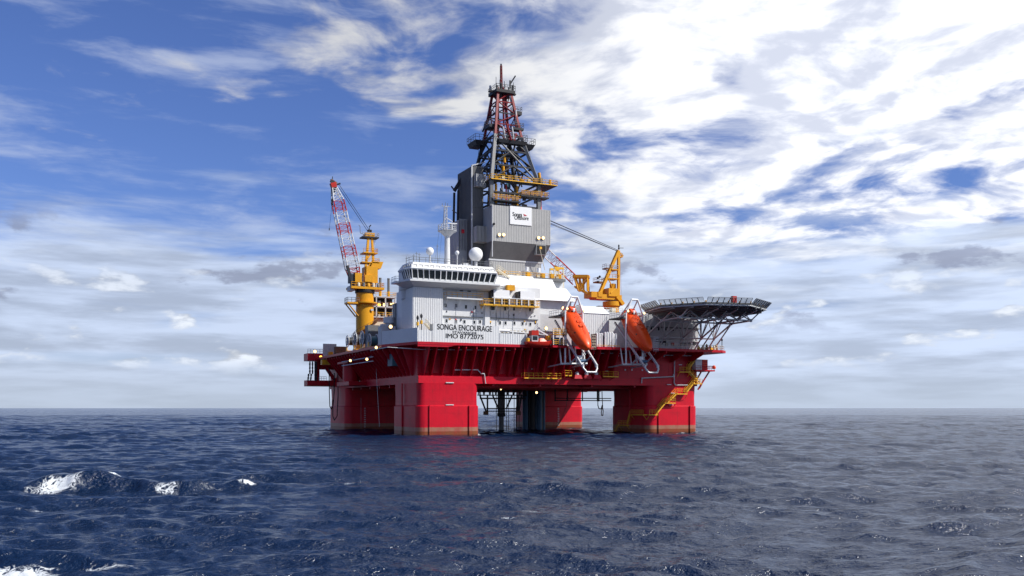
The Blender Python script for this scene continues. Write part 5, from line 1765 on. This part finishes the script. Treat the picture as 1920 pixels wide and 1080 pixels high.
# trusses: lower row at the deck edge, middle and outer rows under the deck
XS = [58.5, 64.0, 69.5, 75.0, 79.0]
ZT = HZ - 1.2
GA = 'galv'
for i, xx in enumerate(XS):
    n0 = Vector((xx, -1.0, 23.9))
    n1 = Vector((xx, -8.0, 27.2))
    n2 = Vector((xx, -15.5, 27.4))
    t0_, ta, tb, tc, td = (Vector((xx, y_, ZT)) for y_ in (-1.0, -4.8, -11.8, -18.5, -22.5))
    seg = [((xx - .6, 1.4, DK), n0, .2), (n0, t0_, .17), (n0, n1, .22), (n1, n2, .22), (n0, ta, .14), (n1, ta, .15), (n1, tb, .15), (n2, tb, .15), (n2, tc, .15)]
    if abs(xx - HX) < 8:
        seg.append((n2, td, .15))
    if i in (3, 4):
        seg.append(((xx - .3, -1.0, DK + .2), n1, .17))
    for p_, q_, r_ in seg:
        MB().bar(p_, q_, r_, 8).build('truss_tube', GA, hd, smooth=50)
    for n_ in (n0, n1, n2):
        MB().lathe(n_, [(.02, -.4), (.3, -.3), (.36, 0), (.3, .3), (.02, .4)], 10).build('node', GA, hd, smooth=50)
for xa, xb in zip(XS[:-1], XS[1:]):
    for y_, z_ in ((-1.0, 23.9), (-8.0, 27.2), (-15.5, 27.4)):
        MB().bar((xa, y_, z_), (xb, y_, z_), .19, 8).build('truss_tube', GA, hd, smooth=50)
        mid = Vector(((xa + xb) / 2, y_, ZT))
        MB().bar((xa, y_, z_), mid, .13, 8).build('truss_tube', GA, hd, smooth=50)
        MB().bar((xb, y_, z_), mid, .13, 8).build('truss_tube', GA, hd, smooth=50)
    MB().bar((xa, -8, 27.2), (xb, -1, 23.9), .11, 8).build('truss_tube', GA, hd, smooth=50)
# foam monitor cabin at the edge
MB().box(66.2, 67.3, -25.0, -24.2, HZ, HZ + 1.5).build('fire_cabinet', 'boom_red', hd)
tb_ = [oct_[k_] for k_ in range(8)]

# white module below the helideck
mod = thing('deck_module', 'grey white deck module with small windows under the helideck', 'building', (67, 6, DK))
MB().box(57.5, 76.0, 1.5, 16, DK, 30.0).build('wall', 'grey_white', mod)
MB().box(57.3, 76.2, 1.2, 16, 26.4, 26.7).build('ledge', 'steel', mod)
MB().box(57.3, 76.2, 1.1, 1.6, 23.2, 23.35).build('ledge', 'white', mod)
for u, v in ((1212, 616), (1221, 615.5), (1235, 617), (1248, 617), (1262, 618), (1300, 620)):
    window(mod, PY(u, v, 1.5), .55, .75, 'white')
for u in (1284, 1291):
    p_ = PY(u, 625, 1.5)
    MB().box(p_.x - .4, p_.x + .4, 1.42, 1.55, DK + 2.6, DK + 4.8).build('door', 'grey_white', mod)
for u, v, mt in ((1240, 643, 'black'), (1246, 640, 'black'), (1261, 645, 'boom_red'), (1233, 638, 'black'), (1278, 645, 'steel'), (1292, 645, 'steel'), (1302, 644, 'steel_dark'), (1250, 645, 'steel'), (1284, 645, 'steel')):
    p_ = PY(u, v, 1.4)
    MB().box(p_.x - .35, p_.x + .35, 1.15, 1.5, p_.z - .35, p_.z + .35).build('fitting', mt, mod)
MB().corr((70.5, 1.35), (74.5, 1.35), DK, 26.2, .6, .05, .1).build('ribbed_panel', 'grey_white', mod)
MB().rail([(58, -6.0, DK), (77.2, -6.0, DK), (79.8, -4.0, DK), (79.8, 10, DK)], 1.1, 1.6, .05).build('railing', 'cream', mod)
for i, u in enumerate((1310, 1318, 1325, 1333, 1339, 1343)):
    p_ = PY(u, 655, -3.5)
    p_.x = min(p_.x, 79.4)
    single('deck_fitting', MB().lathe((p_.x, -3.5, DK), [(.02, 0), (.42, 0), (.45, .5), (.25, .9 + .25 * (i % 3)), (.02, 1.2 + .25 * (i % 3))], 9), ('rail_yellow', 'cream', 'brown')[i % 3],
           ('yellow', 'cream', 'brown')[i % 3] + (' upright deck fitting close to the helideck struts on the deck corner' if i < 3 else ' upright deck fitting close to the signal post on the deck corner'), 'fitting', (p_.x, -3.5, DK), 'fittings on the deck corner', 50)
single('signal_post', MB().bar((79.2, -4.0, DK), (79.2, -4.0, DK + 2.6), .1, 6).lathe((79.2, -4, DK + 2.4), [(.02, 0), (.22, .1), (.22, .5), (.02, .7)], 8), 'steel_dark',
       'thin signal post with a dark lamp at the outermost deck corner', 'post', (79.2, -4, DK))

# wall behind the lifeboats
bw = thing('muster_station', 'white deckhouse with a sloping roof between the two lifeboats', 'building', (45, 4, DK))
a_, b_ = PY(1094, 628, 0.5), PY(1142, 628, 0.5)
zt = PY(1120, 588, 0.5).z
MB().corr((a_.x, .5), (b_.x, .5), DK, zt, .5, .05, .3).build('ribbed_panel', 'white', bw)
MB().box(a_.x, b_.x, .8, 7, DK, zt).build('wall', 'white', bw)
MB().hexa([(a_.x - .1, .3, zt), (b_.x + .1, .3, zt), (b_.x + .1, 7, zt), (a_.x - .1, 7, zt)], [(a_.x + .2, 2.6, zt + 1.9), (b_.x - .6, 2.6, zt + 1.9), (b_.x - .6, 5, zt + 1.9), (a_.x + .2, 5, zt + 1.9)]).build('roof', 'white_clean', bw)
MB().box(39.8, 57.4, 7.2, 16, DK, 30.4).build('wall', 'grey_white', bw)
MB().rail([(40, 7.4, 30.4), (57, 7.4, 30.4)], 1.1, 1.6, .05).build('railing', 'white', bw)
for i in range(8):
    xx = 41 + i * 1.9
    MB().box(xx, xx + 1.1, 8.0, 9.5, 30.4, 31.2 + .4 * (i * 7 % 3)).build('roof_fitting', ('grey_white', 'steel', 'white', 'cream')[i % 4], bw)
gap = thing('passage_screen', 'shaded grey wall behind the first lifeboat beside the accommodation block', 'wall', (36, 3.5, DK))
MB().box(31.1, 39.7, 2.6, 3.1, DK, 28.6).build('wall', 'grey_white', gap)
MB().box(31.1, 39.7, 2.45, 2.6, 24.4, 24.6).build('ledge', 'steel', gap)
for xx in (32.3, 34.6):
    MB().box(xx, xx + .9, 2.5, 2.62, DK + .2, DK + 2.4).build('door', 'steel', gap)

# cluster of upright white tanks
cl = thing('tank_cluster', 'cluster of upright white ribbed tanks on the deck edge between the lifeboats', 'tanks', (PY(1138, 645, -4).x, -4, DK))
a_, b_ = PY(1118, 645, -4.6), PY(1158, 645, -4.6)
n = 9
zt = PY(1138, 624.5, -4.6).z
MB().box(a_.x - .2, b_.x + .2, -5.5, -1.5, DK - .65, DK).build('plinth', 'red', cl)
for i in range(n):
    xx = a_.x + (i + .5) * (b_.x - a_.x) / n
    bulge_ = .5 if 3 <= i <= 6 else 0
    MB().lathe((xx, -4.4 - bulge_, 0), [(.25, DK), (.25, zt - .15 + bulge_ * .5), (.02, zt + bulge_ * .5)], 12).build('tank', 'white_clean', cl, smooth=50)
MB().box(a_.x, b_.x, -4.3, -2.0, DK, zt - .2).build('casing', 'steel', cl)  # dark backing added so the gaps between the tanks look shaded
MB().rail([(a_.x - .1, -5.4, DK), (b_.x + .1, -5.4, DK)], .35, 1.2, .05, rails=(1.0,)).build('toe_rail', 'rail_yellow', cl)
single('yellow_ladder_cage', (lambda p_: MB().rail([(p_.x - .5, -5.2, DK - .8), (p_.x + .6, -5.2, DK - .8)], 3.4, .55, .07, rails=(.2, .4, .6, .8, 1.0)))(PY(1113, 650, -5.2)), 'cream',
       'cream ladder cage at the deck edge beside the first lifeboat bow', 'ladder', (PY(1113, 650, -5.2).x, -5.2, DK))
single('white_ladder_cage', (lambda p_: MB().rail([(p_.x - .6, -6.8, DK - .9), (p_.x + .6, -6.8, DK - .9)], 3.6, .6, .07, rails=(.15, .3, .45, .6, .75, .9, 1.0)))(PY(1230, 648, -6.8)), 'white',
       'white ladder cage at the deck edge beside the second lifeboat bow', 'ladder', (PY(1230, 648, -6.8).x, -6.8, DK))

# rescue boat and its yellow launching rack
rb = thing('rescue_boat', 'red and orange open rescue boat with a cabin at the deck edge', 'boat', (PY(1008, 645, -5).x, -5, DK))
rx0, rx1 = PY(986, 645, -5).x, PY(1034, 645, -5).x
rings = []
for s, w, zb_, zt_ in ((0, .9, .5, 1.2), (.15, 1.15, .1, 1.2), (.4, 1.25, 0, 1.2), (.7, 1.1, .05, 1.3), (.88, .7, .3, 1.5), (1, .08, .9, 1.7)):
    xx = rx0 + (rx1 - rx0) * s
    zc_ = DK - .55
    rings.append([Vector((xx, -5 + yy * w, zc_ + zb_ + (zt_ - zb_) * h_)) for yy, h_ in ((-1, 1), (-.95, .4), (-.5, .05), (0, 0), (.5, .05), (.95, .4), (1, 1))])
MB().rings(rings).build('hull', 'boom_red', rb, smooth=50)
MB().box(rx0 + 1.2, rx0 + 2.8, -5.7, -4.3, DK + .6, DK + 2.9).build('cabin', 'grey_white', rb)
MB().box(rx0 + 1.1, rx0 + 2.9, -5.8, -4.2, DK + 2.1, DK + 3.2).build('cabin_roof', 'boom_red', rb)
MB().box(rx0 + 1.4, rx0 + 2.6, -5.76, -5.68, DK + 1.0, DK + 1.9).build('window_pane', 'glass', rb)
MB().hexa([(rx0 + 3.2, -5.8, DK + .6), (rx1 - 1.4, -5.6, DK + .8), (rx1 - 1.4, -4.4, DK + .8), (rx0 + 3.2, -4.2, DK + .6)], [(rx0 + 3.5, -5.4, DK + 1.5), (rx1 - 2.2, -5.3, DK + 1.5), (rx1 - 2.2, -4.7, DK + 1.5), (rx0 + 3.5, -4.6, DK + 1.5)]).build('cover', 'orange', rb)
MB().lathe((rx0 + .5, -5, DK + .5), [(.02, 0), (.45, .1), (.45, .9), (.02, 1.0)], 10).build('engine', 'rail_yellow', rb, smooth=50)
rd = thing('rescue_boat_davit', 'white and yellow davit arm above the rescue boat', 'davit', (rx0 + 4, -4, DK))
MB().beam((rx0 + 2.7, -4.8, DK + .3), (rx0 + 3.7, -4.0, DK + 3.4), .2).build('post', 'white_clean', rd)
MB().beam((rx0 + 3.5, -4.2, DK + 3.5), (rx0 + 5.8, -4.6, DK + 2.2), .3).build('arm', 'white_clean', rd)
MB().box(rx0 + 5.4, rx0 + 6.4, -5.0, -4.0, DK + 1.2, DK + 2.2).build('winch', 'yellow', rd)
rk = thing('launch_rack', 'yellow and white two tier steel rack with a red floor next to the rescue boat', 'rack', (PY(1048, 645, -5).x, -5, DK))
k0, k1 = PY(1033, 645, -5.2), PY(1060, 645, -5.2)
MB().box(k0.x, k1.x, -6.2, -3.5, DK - .55, DK + .02).build('floor', 'red', rk)
for z_ in (DK, DK + 2.5):
    MB().rail([(k0.x + .1, -6.1, z_), (k1.x - .1, -6.1, z_)], 1.2, .7, .06, rails=(1, .6, .3)).build('railing', 'rail_yellow', rk)
    MB().box(k0.x + .1, k1.x - .1, -6.2, -4.0, z_ - .12, z_ + .02).build('shelf', 'yellow', rk)
for xx in (k0.x + .2, (k0.x + k1.x) / 2, k1.x - .2):
    MB().beam((xx, -6.0, DK), (xx, -6.0, DK + 3.6), .2).build('post', 'white_clean', rk)
MB().box(k0.x + .6, k1.x - .6, -5.2, -4.2, DK, DK + 1.8).build('reel_box', 'blue', rk)
for u, v in ((1024, 615.5), (1056, 578)):
    p_ = PY(u, v, -1.5)
    t = thing('deck_lamp', 'lit round deck lamp on a post beside the launch rack' if u == 1024 else 'lit deck lamp above the stern of the first lifeboat', 'lamp', (p_.x, -1.2, DK))
    MB().bar((p_.x, -1.3, DK), (p_.x, -1.3, p_.z), .09, 6).build('post', 'yellow', t)
    lamp(t, p_, .38)

# ================================================================== LEFT SIDE
# machinery module and flues behind the left crane
ml = thing('engine_module', 'cream framed engine module with amber lights behind the left crane', 'building', (8, 50, DK))
mY = 47.5
a_, b_ = PY(692, 601, mY), PY(744, 556, mY)
MB().box(a_.x, b_.x, mY + .8, mY + 10, DK, PY(715, 596, mY).z).build('base_wall', 'cream', ml)
zr, zm, zb2 = PY(715, 556.5, mY).z, PY(715, 575, mY).z, PY(715, 594.5, mY).z
MB().box(a_.x + .3, b_.x - .3, mY + 3, mY + 10, zb2, zr).build('inner_wall', 'steel_dark', ml)
for z_, nm in ((zr, 'roof_slab'), (zm, 'floor_slab'), (zb2, 'floor_slab')):
    MB().box(a_.x, b_.x, mY, mY + 10, z_ - .15, z_ + .15).build(nm, 'grey_white', ml)
for u in (693, 706, 723, 741):
    xx = PY(u, 575, mY).x
    MB().box(xx - .15, xx + .15, mY, mY + .4, zb2, zr).build('post', 'grey_white', ml)
MB().rail([(a_.x, mY + .1, zr + .15), (b_.x, mY + .1, zr + .15), (b_.x, mY + 9, zr + .15)], 1.1, 1.0, .05).build('railing', 'rail_yellow', ml)
MB().rail([(a_.x, mY + .1, zb2 + .15), (b_.x, mY + .1, zb2 + .15)], 1.1, 1.0, .05).build('railing', 'rail_yellow', ml)
MB().rail([(a_.x, mY + .1, zm + .15), (b_.x, mY + .1, zm + .15)], 1.0, 1.0, .05).build('railing', 'brown', ml)
for u, v, mt, rr in ((697, 569.5, 'lamp', .36), (711, 571.5, 'lamp_amber', .42), (720, 571.5, 'lamp', .38), (733, 570, 'lamp', .25), (737, 569, 'lamp', .25)):
    lamp(ml, PY(u, v, mY + .6), rr, mt)
for i in range(6):
    xx = a_.x + .8 + i * 1.05
    MB().box(xx, xx + .6, mY + 1, mY + 2.5, zm + .15, zm + 1.1 + .3 * (i % 3)).build('machine', ('grey_white', 'brown', 'galv', 'yellow')[i % 4], ml)
    MB().box(xx, xx + .6, mY + 1, mY + 2.5, zb2 + .15, zb2 + .9 + .4 * (i % 2)).build('machine', ('steel', 'brown', 'galv')[i % 3], ml)
for u, v0, v1, nm in ((728.5, 556, 522, 'tall grey and yellow exhaust flue on the engine module roof'), (713, 548, 521, 'shorter yellow exhaust flue partly behind the left crane')):
    p_, e_ = PY(u, v0, mY + 3), PY(u, v1, mY + 3)
    t = thing('exhaust_flue', nm, 'flue', (p_.x, mY + 3, zr))
    mid = zr + (e_.z - zr) * .35
    MB().lathe((p_.x, mY + 3, 0), [(.40, zr - .2), (.38, mid)], 12).build('flue_base', 'yellow', t, smooth=50)
    MB().lathe((p_.x, mY + 3, 0), [(.36, mid), (.34, e_.z - .3), (.38, e_.z - .3), (.38, e_.z), (.02, e_.z)], 12).build('flue_pipe', 'steel', t, smooth=50)
# grey boxes and a lit lamp behind the name wall
a_, b_ = PY(715, 622, 10.5), PY(742, 612, 10.5)
single('deck_cabinet', MB().box(a_.x, b_.x, 10.5, 13, DK, b_.z).box(a_.x + .3, b_.x - 1, 10.8, 12.5, b_.z, b_.z + .5), 'grey_white', 'low pale grey deck cabinet behind the shaded end of the bulwark', 'cabinet', (a_.x, 11, DK))
p_ = PY(732.5, 612.5, 9.8)
t = thing('deck_lamp', 'lit amber lamp above the shaded end of the bulwark', 'lamp', (p_.x, 9.9, DK))
MB().bar((p_.x, 10.0, DK), (p_.x, 10.0, p_.z), .09, 6).build('post', 'steel', t)
lamp(t, p_, .4)
c_ = PY(730, 603, 14)
single('ventilator_drum', MB().lathe((c_.x, 14, 0), [(.9, DK), (.9, c_.z - .5), (1.4, c_.z - .4), (1.4, c_.z + .9), (.02, c_.z + 1.2)], 14), 'galv', 'round grey ventilator drum left of the white corner tower', 'vent', (c_.x, 14, DK), None, 45)
a_, b_ = PY(741, 598, 12), PY(749, 569, 12)
single('dark_locker', MB().box(a_.x, b_.x, 12, 14, DK, b_.z), 'steel', 'tall dark locker squeezed beside the white corner tower', 'locker', (a_.x, 12, DK))
a_, b_ = PY(690, 650, 24), PY(712, 610, 24)
single('storage_tank', MB().box(a_.x, b_.x, 24, 26.5, DK, b_.z), 'steel', 'shaded grey storage tank at the foot of the crane pedestal', 'tank', (a_.x, 24, DK))
# fittings on the narrow deck behind the bulwark
ff = thing('mooring_post_group', 'pair of dark mooring posts with yellow lamps in front of the ribbed block', 'posts', (0.5, -2.4, DK))
for u, v, h_ in ((783, 607, 592), (790, 606, 589)):
    p0_, p1_ = PY(u, v, -2.6), PY(u, h_, -2.6)
    MB().bar((p0_.x, -2.6, DK), p1_, .12, 6).lathe((p0_.x, -2.6, p1_.z - .9), [(.02, 0), (.25, .1), (.3, .6), (.12, 1.0)], 8).build('post', 'steel_dark', ff)
    MB().lathe((p0_.x, -2.6, p1_.z - 2.2), [(.02, 0), (.3, .1), (.3, .8), (.02, .9)], 8).build('lamp_body', 'rail_yellow', ff, smooth=50)
sx0 = PY(798, 606, -2.4)
sx1 = PY(810, 619, -2.4)
m = MB()
for s in (0, 1.0):
    m.beam(sx0 + Vector((0, s, 0)), sx1 + Vector((0, s, 0)), .12, .25)
for i in range(8):
    c_ = sx0.lerp(sx1, i / 7)
    m.beam(c_, c_ + Vector((0, 1, 0)), .25, .05)
    m.bar(c_, c_ + Vector((0, 0, 1)), .045, 4)
m.bar(sx0 + Vector((0, 0, 1)), sx1 + Vector((0, 0, 1)), .05, 4)
single('short_stair', m, 'cream', 'short cream steel stair leading down behind the name panel', 'stairs', (sx0.x, -2.4, DK))

# cable reels in a row at the left deck edge
for i, (u, v, rr, col_) in enumerate(((658, 640, 10.5, 'steel_dark'), (672, 637, 13.5, 'steel_dark'), (685, 635, 14.0, 'steel'), (699, 640, 13.0, 'teal'))):
    yy = (44, 38, 32, 26)[i]
    c_ = PX(u, v, -4.2)
    c_ = PY(u, v, c_.y if 5 < c_.y < 60 else yy)
    c_ = PX(u, v, -4.0)
    rm = rr / (FPX / ((c_ - CAM).dot(Vector((SS, CC, 0)))))
    c_.z = max(c_.z, DK + rm * .95)
    t = thing('cable_reel', ('small dark spoked cable reel, outermost of the row on the deck edge', 'dark spoked cable reel second in the row from the outer end', 'grey spoked cable reel second in the row from the bulwark', 'blue green spoked cable reel right beside the shaded bulwark')[i], 'reel', (c_.x, c_.y, DK), 'cable reels on the left deck edge')
    # reel axis lies along x, so the spoked discs face the outer side
    for xo in (-.9, .9):
        m = MB()
        N_ = 18
        for j in range(N_):
            a0_, a1_ = 2 * math.pi * j / N_, 2 * math.pi * (j + 1) / N_
            P_ = lambda a_: c_ + Vector((xo, math.cos(a_) * rm, math.sin(a_) * rm))
            m.bar(P_(a0_), P_(a1_), .13, 5)
            if j % 3 == 0:
                m.bar(c_ + Vector((xo, 0, 0)), P_(a0_), .09, 4)
        m.build('flange', 'galv' if i < 3 else 'grey_white', t)
    MB().bar(c_ - Vector((.85, 0, 0)), c_ + Vector((.85, 0, 0)), rm * .72, 18).build('drum', col_, t, smooth=50)
    MB().box(c_.x - 1.1, c_.x + 1.1, c_.y - rm * .8, c_.y + rm * .8, DK - .02, DK + .35).build('cradle', 'yellow', t)
    MB().box(c_.x - 1.2, c_.x - 1.0, c_.y - .4, c_.y + .4, DK + .3, DK + 1.3).build('bearing', 'rail_yellow', t)

# stern equipment at the far left
sb = thing('anchor_rack', 'red anchor rack hung with chains at the outer left end of the hull', 'rack', (-6, 74, 14))
sy = 72.0
Q = lambda u, v, dy=0.0: PY(u, v, sy + dy)
a_, b_ = Q(576, 724), Q(629, 713.5)
MB().box(a_.x, b_.x, sy, sy + 4, a_.z, b_.z).build('bottom_beam', 'red', sb)
MB().box(a_.x, b_.x, sy - .05, sy, a_.z - .02, a_.z + .2).build('fender', 'brown', sb)
a_, b_ = Q(577, 676), Q(611, 663)
MB().box(a_.x, b_.x, sy, sy + 5, a_.z, b_.z).build('top_platform', 'red', sb)
MB().rail([(a_.x, sy, b_.z), (b_.x, sy, b_.z)], 1.2, .9, .06).build('railing', 'grey_white', sb)
a_, b_ = Q(594, 714), Q(600, 676)
MB().box(a_.x, b_.x, sy + .5, sy + 3, a_.z, b_.z).build('post', 'red', sb)
p_, q_ = Q(612, 668), Q(630, 716)
MB().hexa([Q(598, 697), Q(625, 713), Q(628, 713), Q(628, 676), Q(598, 676)], [v_ + Vector((0, .5, 0)) for v_ in (Q(598, 697), Q(625, 713), Q(628, 713), Q(628, 676), Q(598, 676))]).build('gusset', 'red', sb) if False else None
MB().beam(Q(612, 690), Q(628, 714), .9, .9).build('knee', 'red', sb)
MB().box(Q(600, 690).x, Q(628, 690).x, sy + 1, sy + 4, Q(600, 692).z, Q(600, 676).z).build('apron', 'red', sb)
for u0 in (581, 586, 591, 593):
    m = MB()
    for i in range(11):
        v_ = 678 + i * 3.3
        du = -.35 * i if u0 < 590 and i > 6 else 0
        w_ = 1.2 if i % 2 else .5
        pa, pb = Q(u0 + du - w_, v_), Q(u0 + du + w_, v_ + 3.3)
        m.bar(pa, pb, .16, 5)
        m.bar(Q(u0 + du + w_, v_), Q(u0 + du - w_, v_ + 3.3), .16, 5)
    m.build('chain', 'steel_dark', sb)
MB().rail([Q(598, 713.5), Q(612, 713.5)], 1.1, .8, .05).build('railing', 'grey_white', sb)
# boxes on the stern
a_, b_ = Q(606, 665, -6), Q(631, 645, -6)
single('pale_screen', MB().corr((a_.x, sy - 6), (b_.x, sy - 6), a_.z - 2, b_.z, .6, .05, .3), 'grey_white', 'pale blue grey ribbed screen standing on the rear left deck', 'screen', (a_.x, sy - 6, DK))
a_, b_ = Q(630, 664, -8), Q(650, 650, -8)
single('brown_container', MB().corr((a_.x, sy - 8), (b_.x, sy - 8), DK, b_.z, .6, .06, 2.2), 'brown', 'weathered brown container on the rear left deck beside the pale screen', 'container', (a_.x, sy - 8, DK))
a_ = Q(620, 662, -9)
single('yellow_winch', MB().lathe((a_.x, sy - 9, 0), [(.02, DK - 2.5), (1.2, DK - 2.4), (1.2, DK - .3), (.7, DK), (.7, DK + 1.2), (.02, DK + 1.3)], 14).box(a_.x - 2.6, a_.x + .6, sy - 9.8, sy - 8, DK - 2.4, DK - 1.0), 'yellow', 'yellow anchor winch below the pale screen', 'winch', (a_.x, sy - 9, DK), None, 45)
for u, v, mt, lb in ((601.5, 669.5, 'lamp_amber', 'lit amber lamp on the outer anchor rack'), (590.5, 659, 'lamp', 'lit white lamp at the far end of the anchor rack')):
    p_ = PY(u, v, sy - .6)
    t = thing('stern_lamp', lb, 'lamp', p_)
    MB().bar(p_ - Vector((0, -.2, 1.0)), p_ + Vector((0, .2, 0)), .1, 6).build('post', 'steel', t)
    lamp(t, p_, .42, mt)
for u, v, y_, lb in ((688, 673.5, 12, 'lit lamp under the deck edge beside the teal pump box'), (705.5, 651.5, 9.2, 'lit lamp under the end of the bulwark'), (657, 676, 40, 'small lit lamp above the side drum of the hull')):
    p_ = PX(u, v, -6.0)
    t = thing('hull_lamp', lb, 'lamp', p_)
    MB().bar(p_ + Vector((.2, 0, .2)), p_ + Vector((1.2, 0, 1.0)), .08, 6).build('bracket', 'steel', t)
    lamp(t, p_, .32, 'lamp', (-.6, -.7, -.2))
# hoses hanging from the rear left corner
for k_, pts in enumerate((((617, 690), (617.5, 735), (618.5, 762), (621, 767), (624.5, 760), (626.5, 735), (627, 700)), ((633, 690), (634, 740), (632, 780), (627, 788), (624, 780), (624, 750)))):
    single('hanging_hose', MB().tube([PY(u, v, 66) for u, v in pts], .13, 6), 'black', ('black hose hanging in a loop outside the rear left column', 'black hose hanging in a loop close against the rear left column')[k_], 'hose', PY(*pts[0], 66), 'hoses at the rear left corner', 50)
p0_, p1_ = PX(704.5, 680, -1.5), PX(711.5, 800, -1.2)
single('steel_wire', MB().bar(p0_, p1_, .05, 5), 'galv', 'thin pale wire running down from the teal pump box to the sea', 'wire', p0_)
MB().bar((-0.15, 45, 9.0), (-0.15, 45, 1.0), .05, 5).build('draught_wire', 'steel', hull)

# ================================================================== UNDER THE HULL
ri = thing('riser', 'thick grey riser pipe running from under the hull into the sea', 'riser', (PY(940, 790, 38).x, 38, 0))
rx_ = PY(940, 790, 38).x
MB().lathe((rx_, 38, 0), [(.68, -6), (.68, 4.2), (1.0, 4.4), (1.05, HB)], 16).build('pipe', 'steel', ri, smooth=40)
MB().lathe((rx_, 38, 0), [(.95, 4.0), (1.15, 4.1), (1.15, 4.9), (.95, 5.0)], 16).build('collar', 'steel_dark', ri, smooth=40)
for dx in (1.6, 2.2, -1.5):
    MB().bar((rx_ + dx, 38, -4), (rx_ + dx, 38, HB), .09, 6).build('hose', 'black', ri)
fr = thing('moonpool_frame', 'dark hanging steel frame of struts round the riser under the hull', 'frame', (rx_, 38, HB))
G = lambda u, v, dy=0.0: PY(u, v, 38 + dy)
for dy in (-2.5, 2.5):
    for u0, v0, u1, v1, w_ in ((900, 742, 912, 773, .35), (914, 742, 914, 773, .35), (924, 742, 935, 768, .35), (960, 742, 949, 767, .35), (971, 742, 971, 772, .35), (978, 742, 972, 774, .35), (912, 766, 972, 766, .3), (912, 771, 972, 771, .25),
                           (900, 747, 985, 747, .4), (898, 741, 988, 741, .3), (898, 729, 988, 729, .5)):
        MB().beam(G(u0, v0, dy), G(u1, v1, dy), w_).build('strut', 'steel_dark', fr)
    for i in range(16):
        u = 899 + i * 5.6
        MB().bar(G(u, 729, dy), G(u + (3 if i % 2 else -3), 742, dy), .16, 5).build('strut', 'steel_dark', fr)
    for u in (911.5, 972):
        MB().box(G(u - 4, 776, dy).x, G(u + 3, 776, dy).x, 38 + dy - .5, 38 + dy + .5, G(u, 778, dy).z, G(u, 771, dy).z).build('foot', 'brown', fr)
    for u in (900, 924, 962, 986):
        MB().bar(G(u, 742, dy), (G(u, 742, dy).x, 38 + dy, HB), .2, 6).build('hanger', 'steel_dark', fr)
tt = thing('tensioner_bundle', 'dark bundle of vertical pipes hanging beside the rear right column', 'pipes', (PY(995, 760, 40).x, 40, 4))
for i in range(9):
    u = 985 + i * 4.2
    p_ = PY(u, 760, 40 + (i % 3) * 1.5)
    MB().bar((p_.x, p_.y, .3 if i % 2 else -3), (p_.x, p_.y, HB), .55 if i % 3 else .8, 10).build('pipe', 'steel_dark' if i % 2 else 'blue', tt, smooth=50)
for u, v, lb in ((1006, 736, 'lit lamp under the hull beside the hanging pipe bundle'), (939, 730, 'small lit lamp under the hull above the riser')):
    p_ = PY(u, v, 30)
    t = thing('underdeck_lamp', lb, 'lamp', p_)
    MB().bar(p_ + Vector((0, .3, 0)), (p_.x, 30.3, HB), .08, 6).build('post', 'steel', t)
    lamp(t, p_, .32 if u > 1000 else .2, 'lamp')
for u in (964, 969):
    single('guide_ladder', (lambda p_: MB().bar((p_.x, 36, 0.0), (p_.x, 36, HB), .09, 5).bar((p_.x + .7, 36, 0), (p_.x + .7, 36, HB), .09, 5))(PY(u, 780, 36)), 'steel_dark',
           'pair of thin dark guide wires into the sea, the pair ' + ('closer to the riser' if u == 964 else 'closer to the pipe bundle'), 'wires', PY(u, 780, 36), 'guide wires beside the riser')
# pipe gantry between the right-hand columns
pg = thing('pipe_gantry', 'dark pipe gantry hung under the hull between the right hand columns', 'gantry', (60, 30, 9))
for z_ in (8.4, 9.0):
    MB().bar(PY(1040, 736, 30).__class__((PY(1040, 736, 30).x, 30, z_)), (PY(1146, 736, 30).x, 30, z_), .14, 6).build('pipe', 'steel_dark', pg)
for u in (1041, 1064, 1092, 1120, 1123):
    xx = PY(u, 736, 30).x
    MB().beam((xx, 30, 8.2), (xx, 30, HB), .25).build('hanger', 'steel_dark', pg)
for k_, pts in enumerate((((1121, 722), (1121, 760), (1123, 766), (1127, 767), (1129, 760)), ((1128.5, 722), (1129, 745), (1130, 762), (1127.5, 772), (1128, 779), (1130.5, 779), (1131, 770), (1129.5, 762)))):
    single('hanging_rope', MB().tube([PY(u, v, 28) for u, v in pts], .13, 6), 'black' if k_ == 0 else 'brown', ('black rope hanging under the pipe gantry', 'brown knotted rope with a loop hanging under the pipe gantry')[k_], 'rope', PY(*pts[0], 28), None, 50)
single('slack_cable', MB().tube([PY(u, v, 57) for u, v in ((1016, 780), (1022, 795), (1032, 803), (1043, 800), (1053, 786), (1062, 760), (1064, 722))], .07, 5), 'black', 'slack black cable drooping across the rear right column', 'cable', PY(1040, 780, 57))
# far sea mark
# ------------------------------------------------------------------ done
scene.render.engine = 'CYCLES'
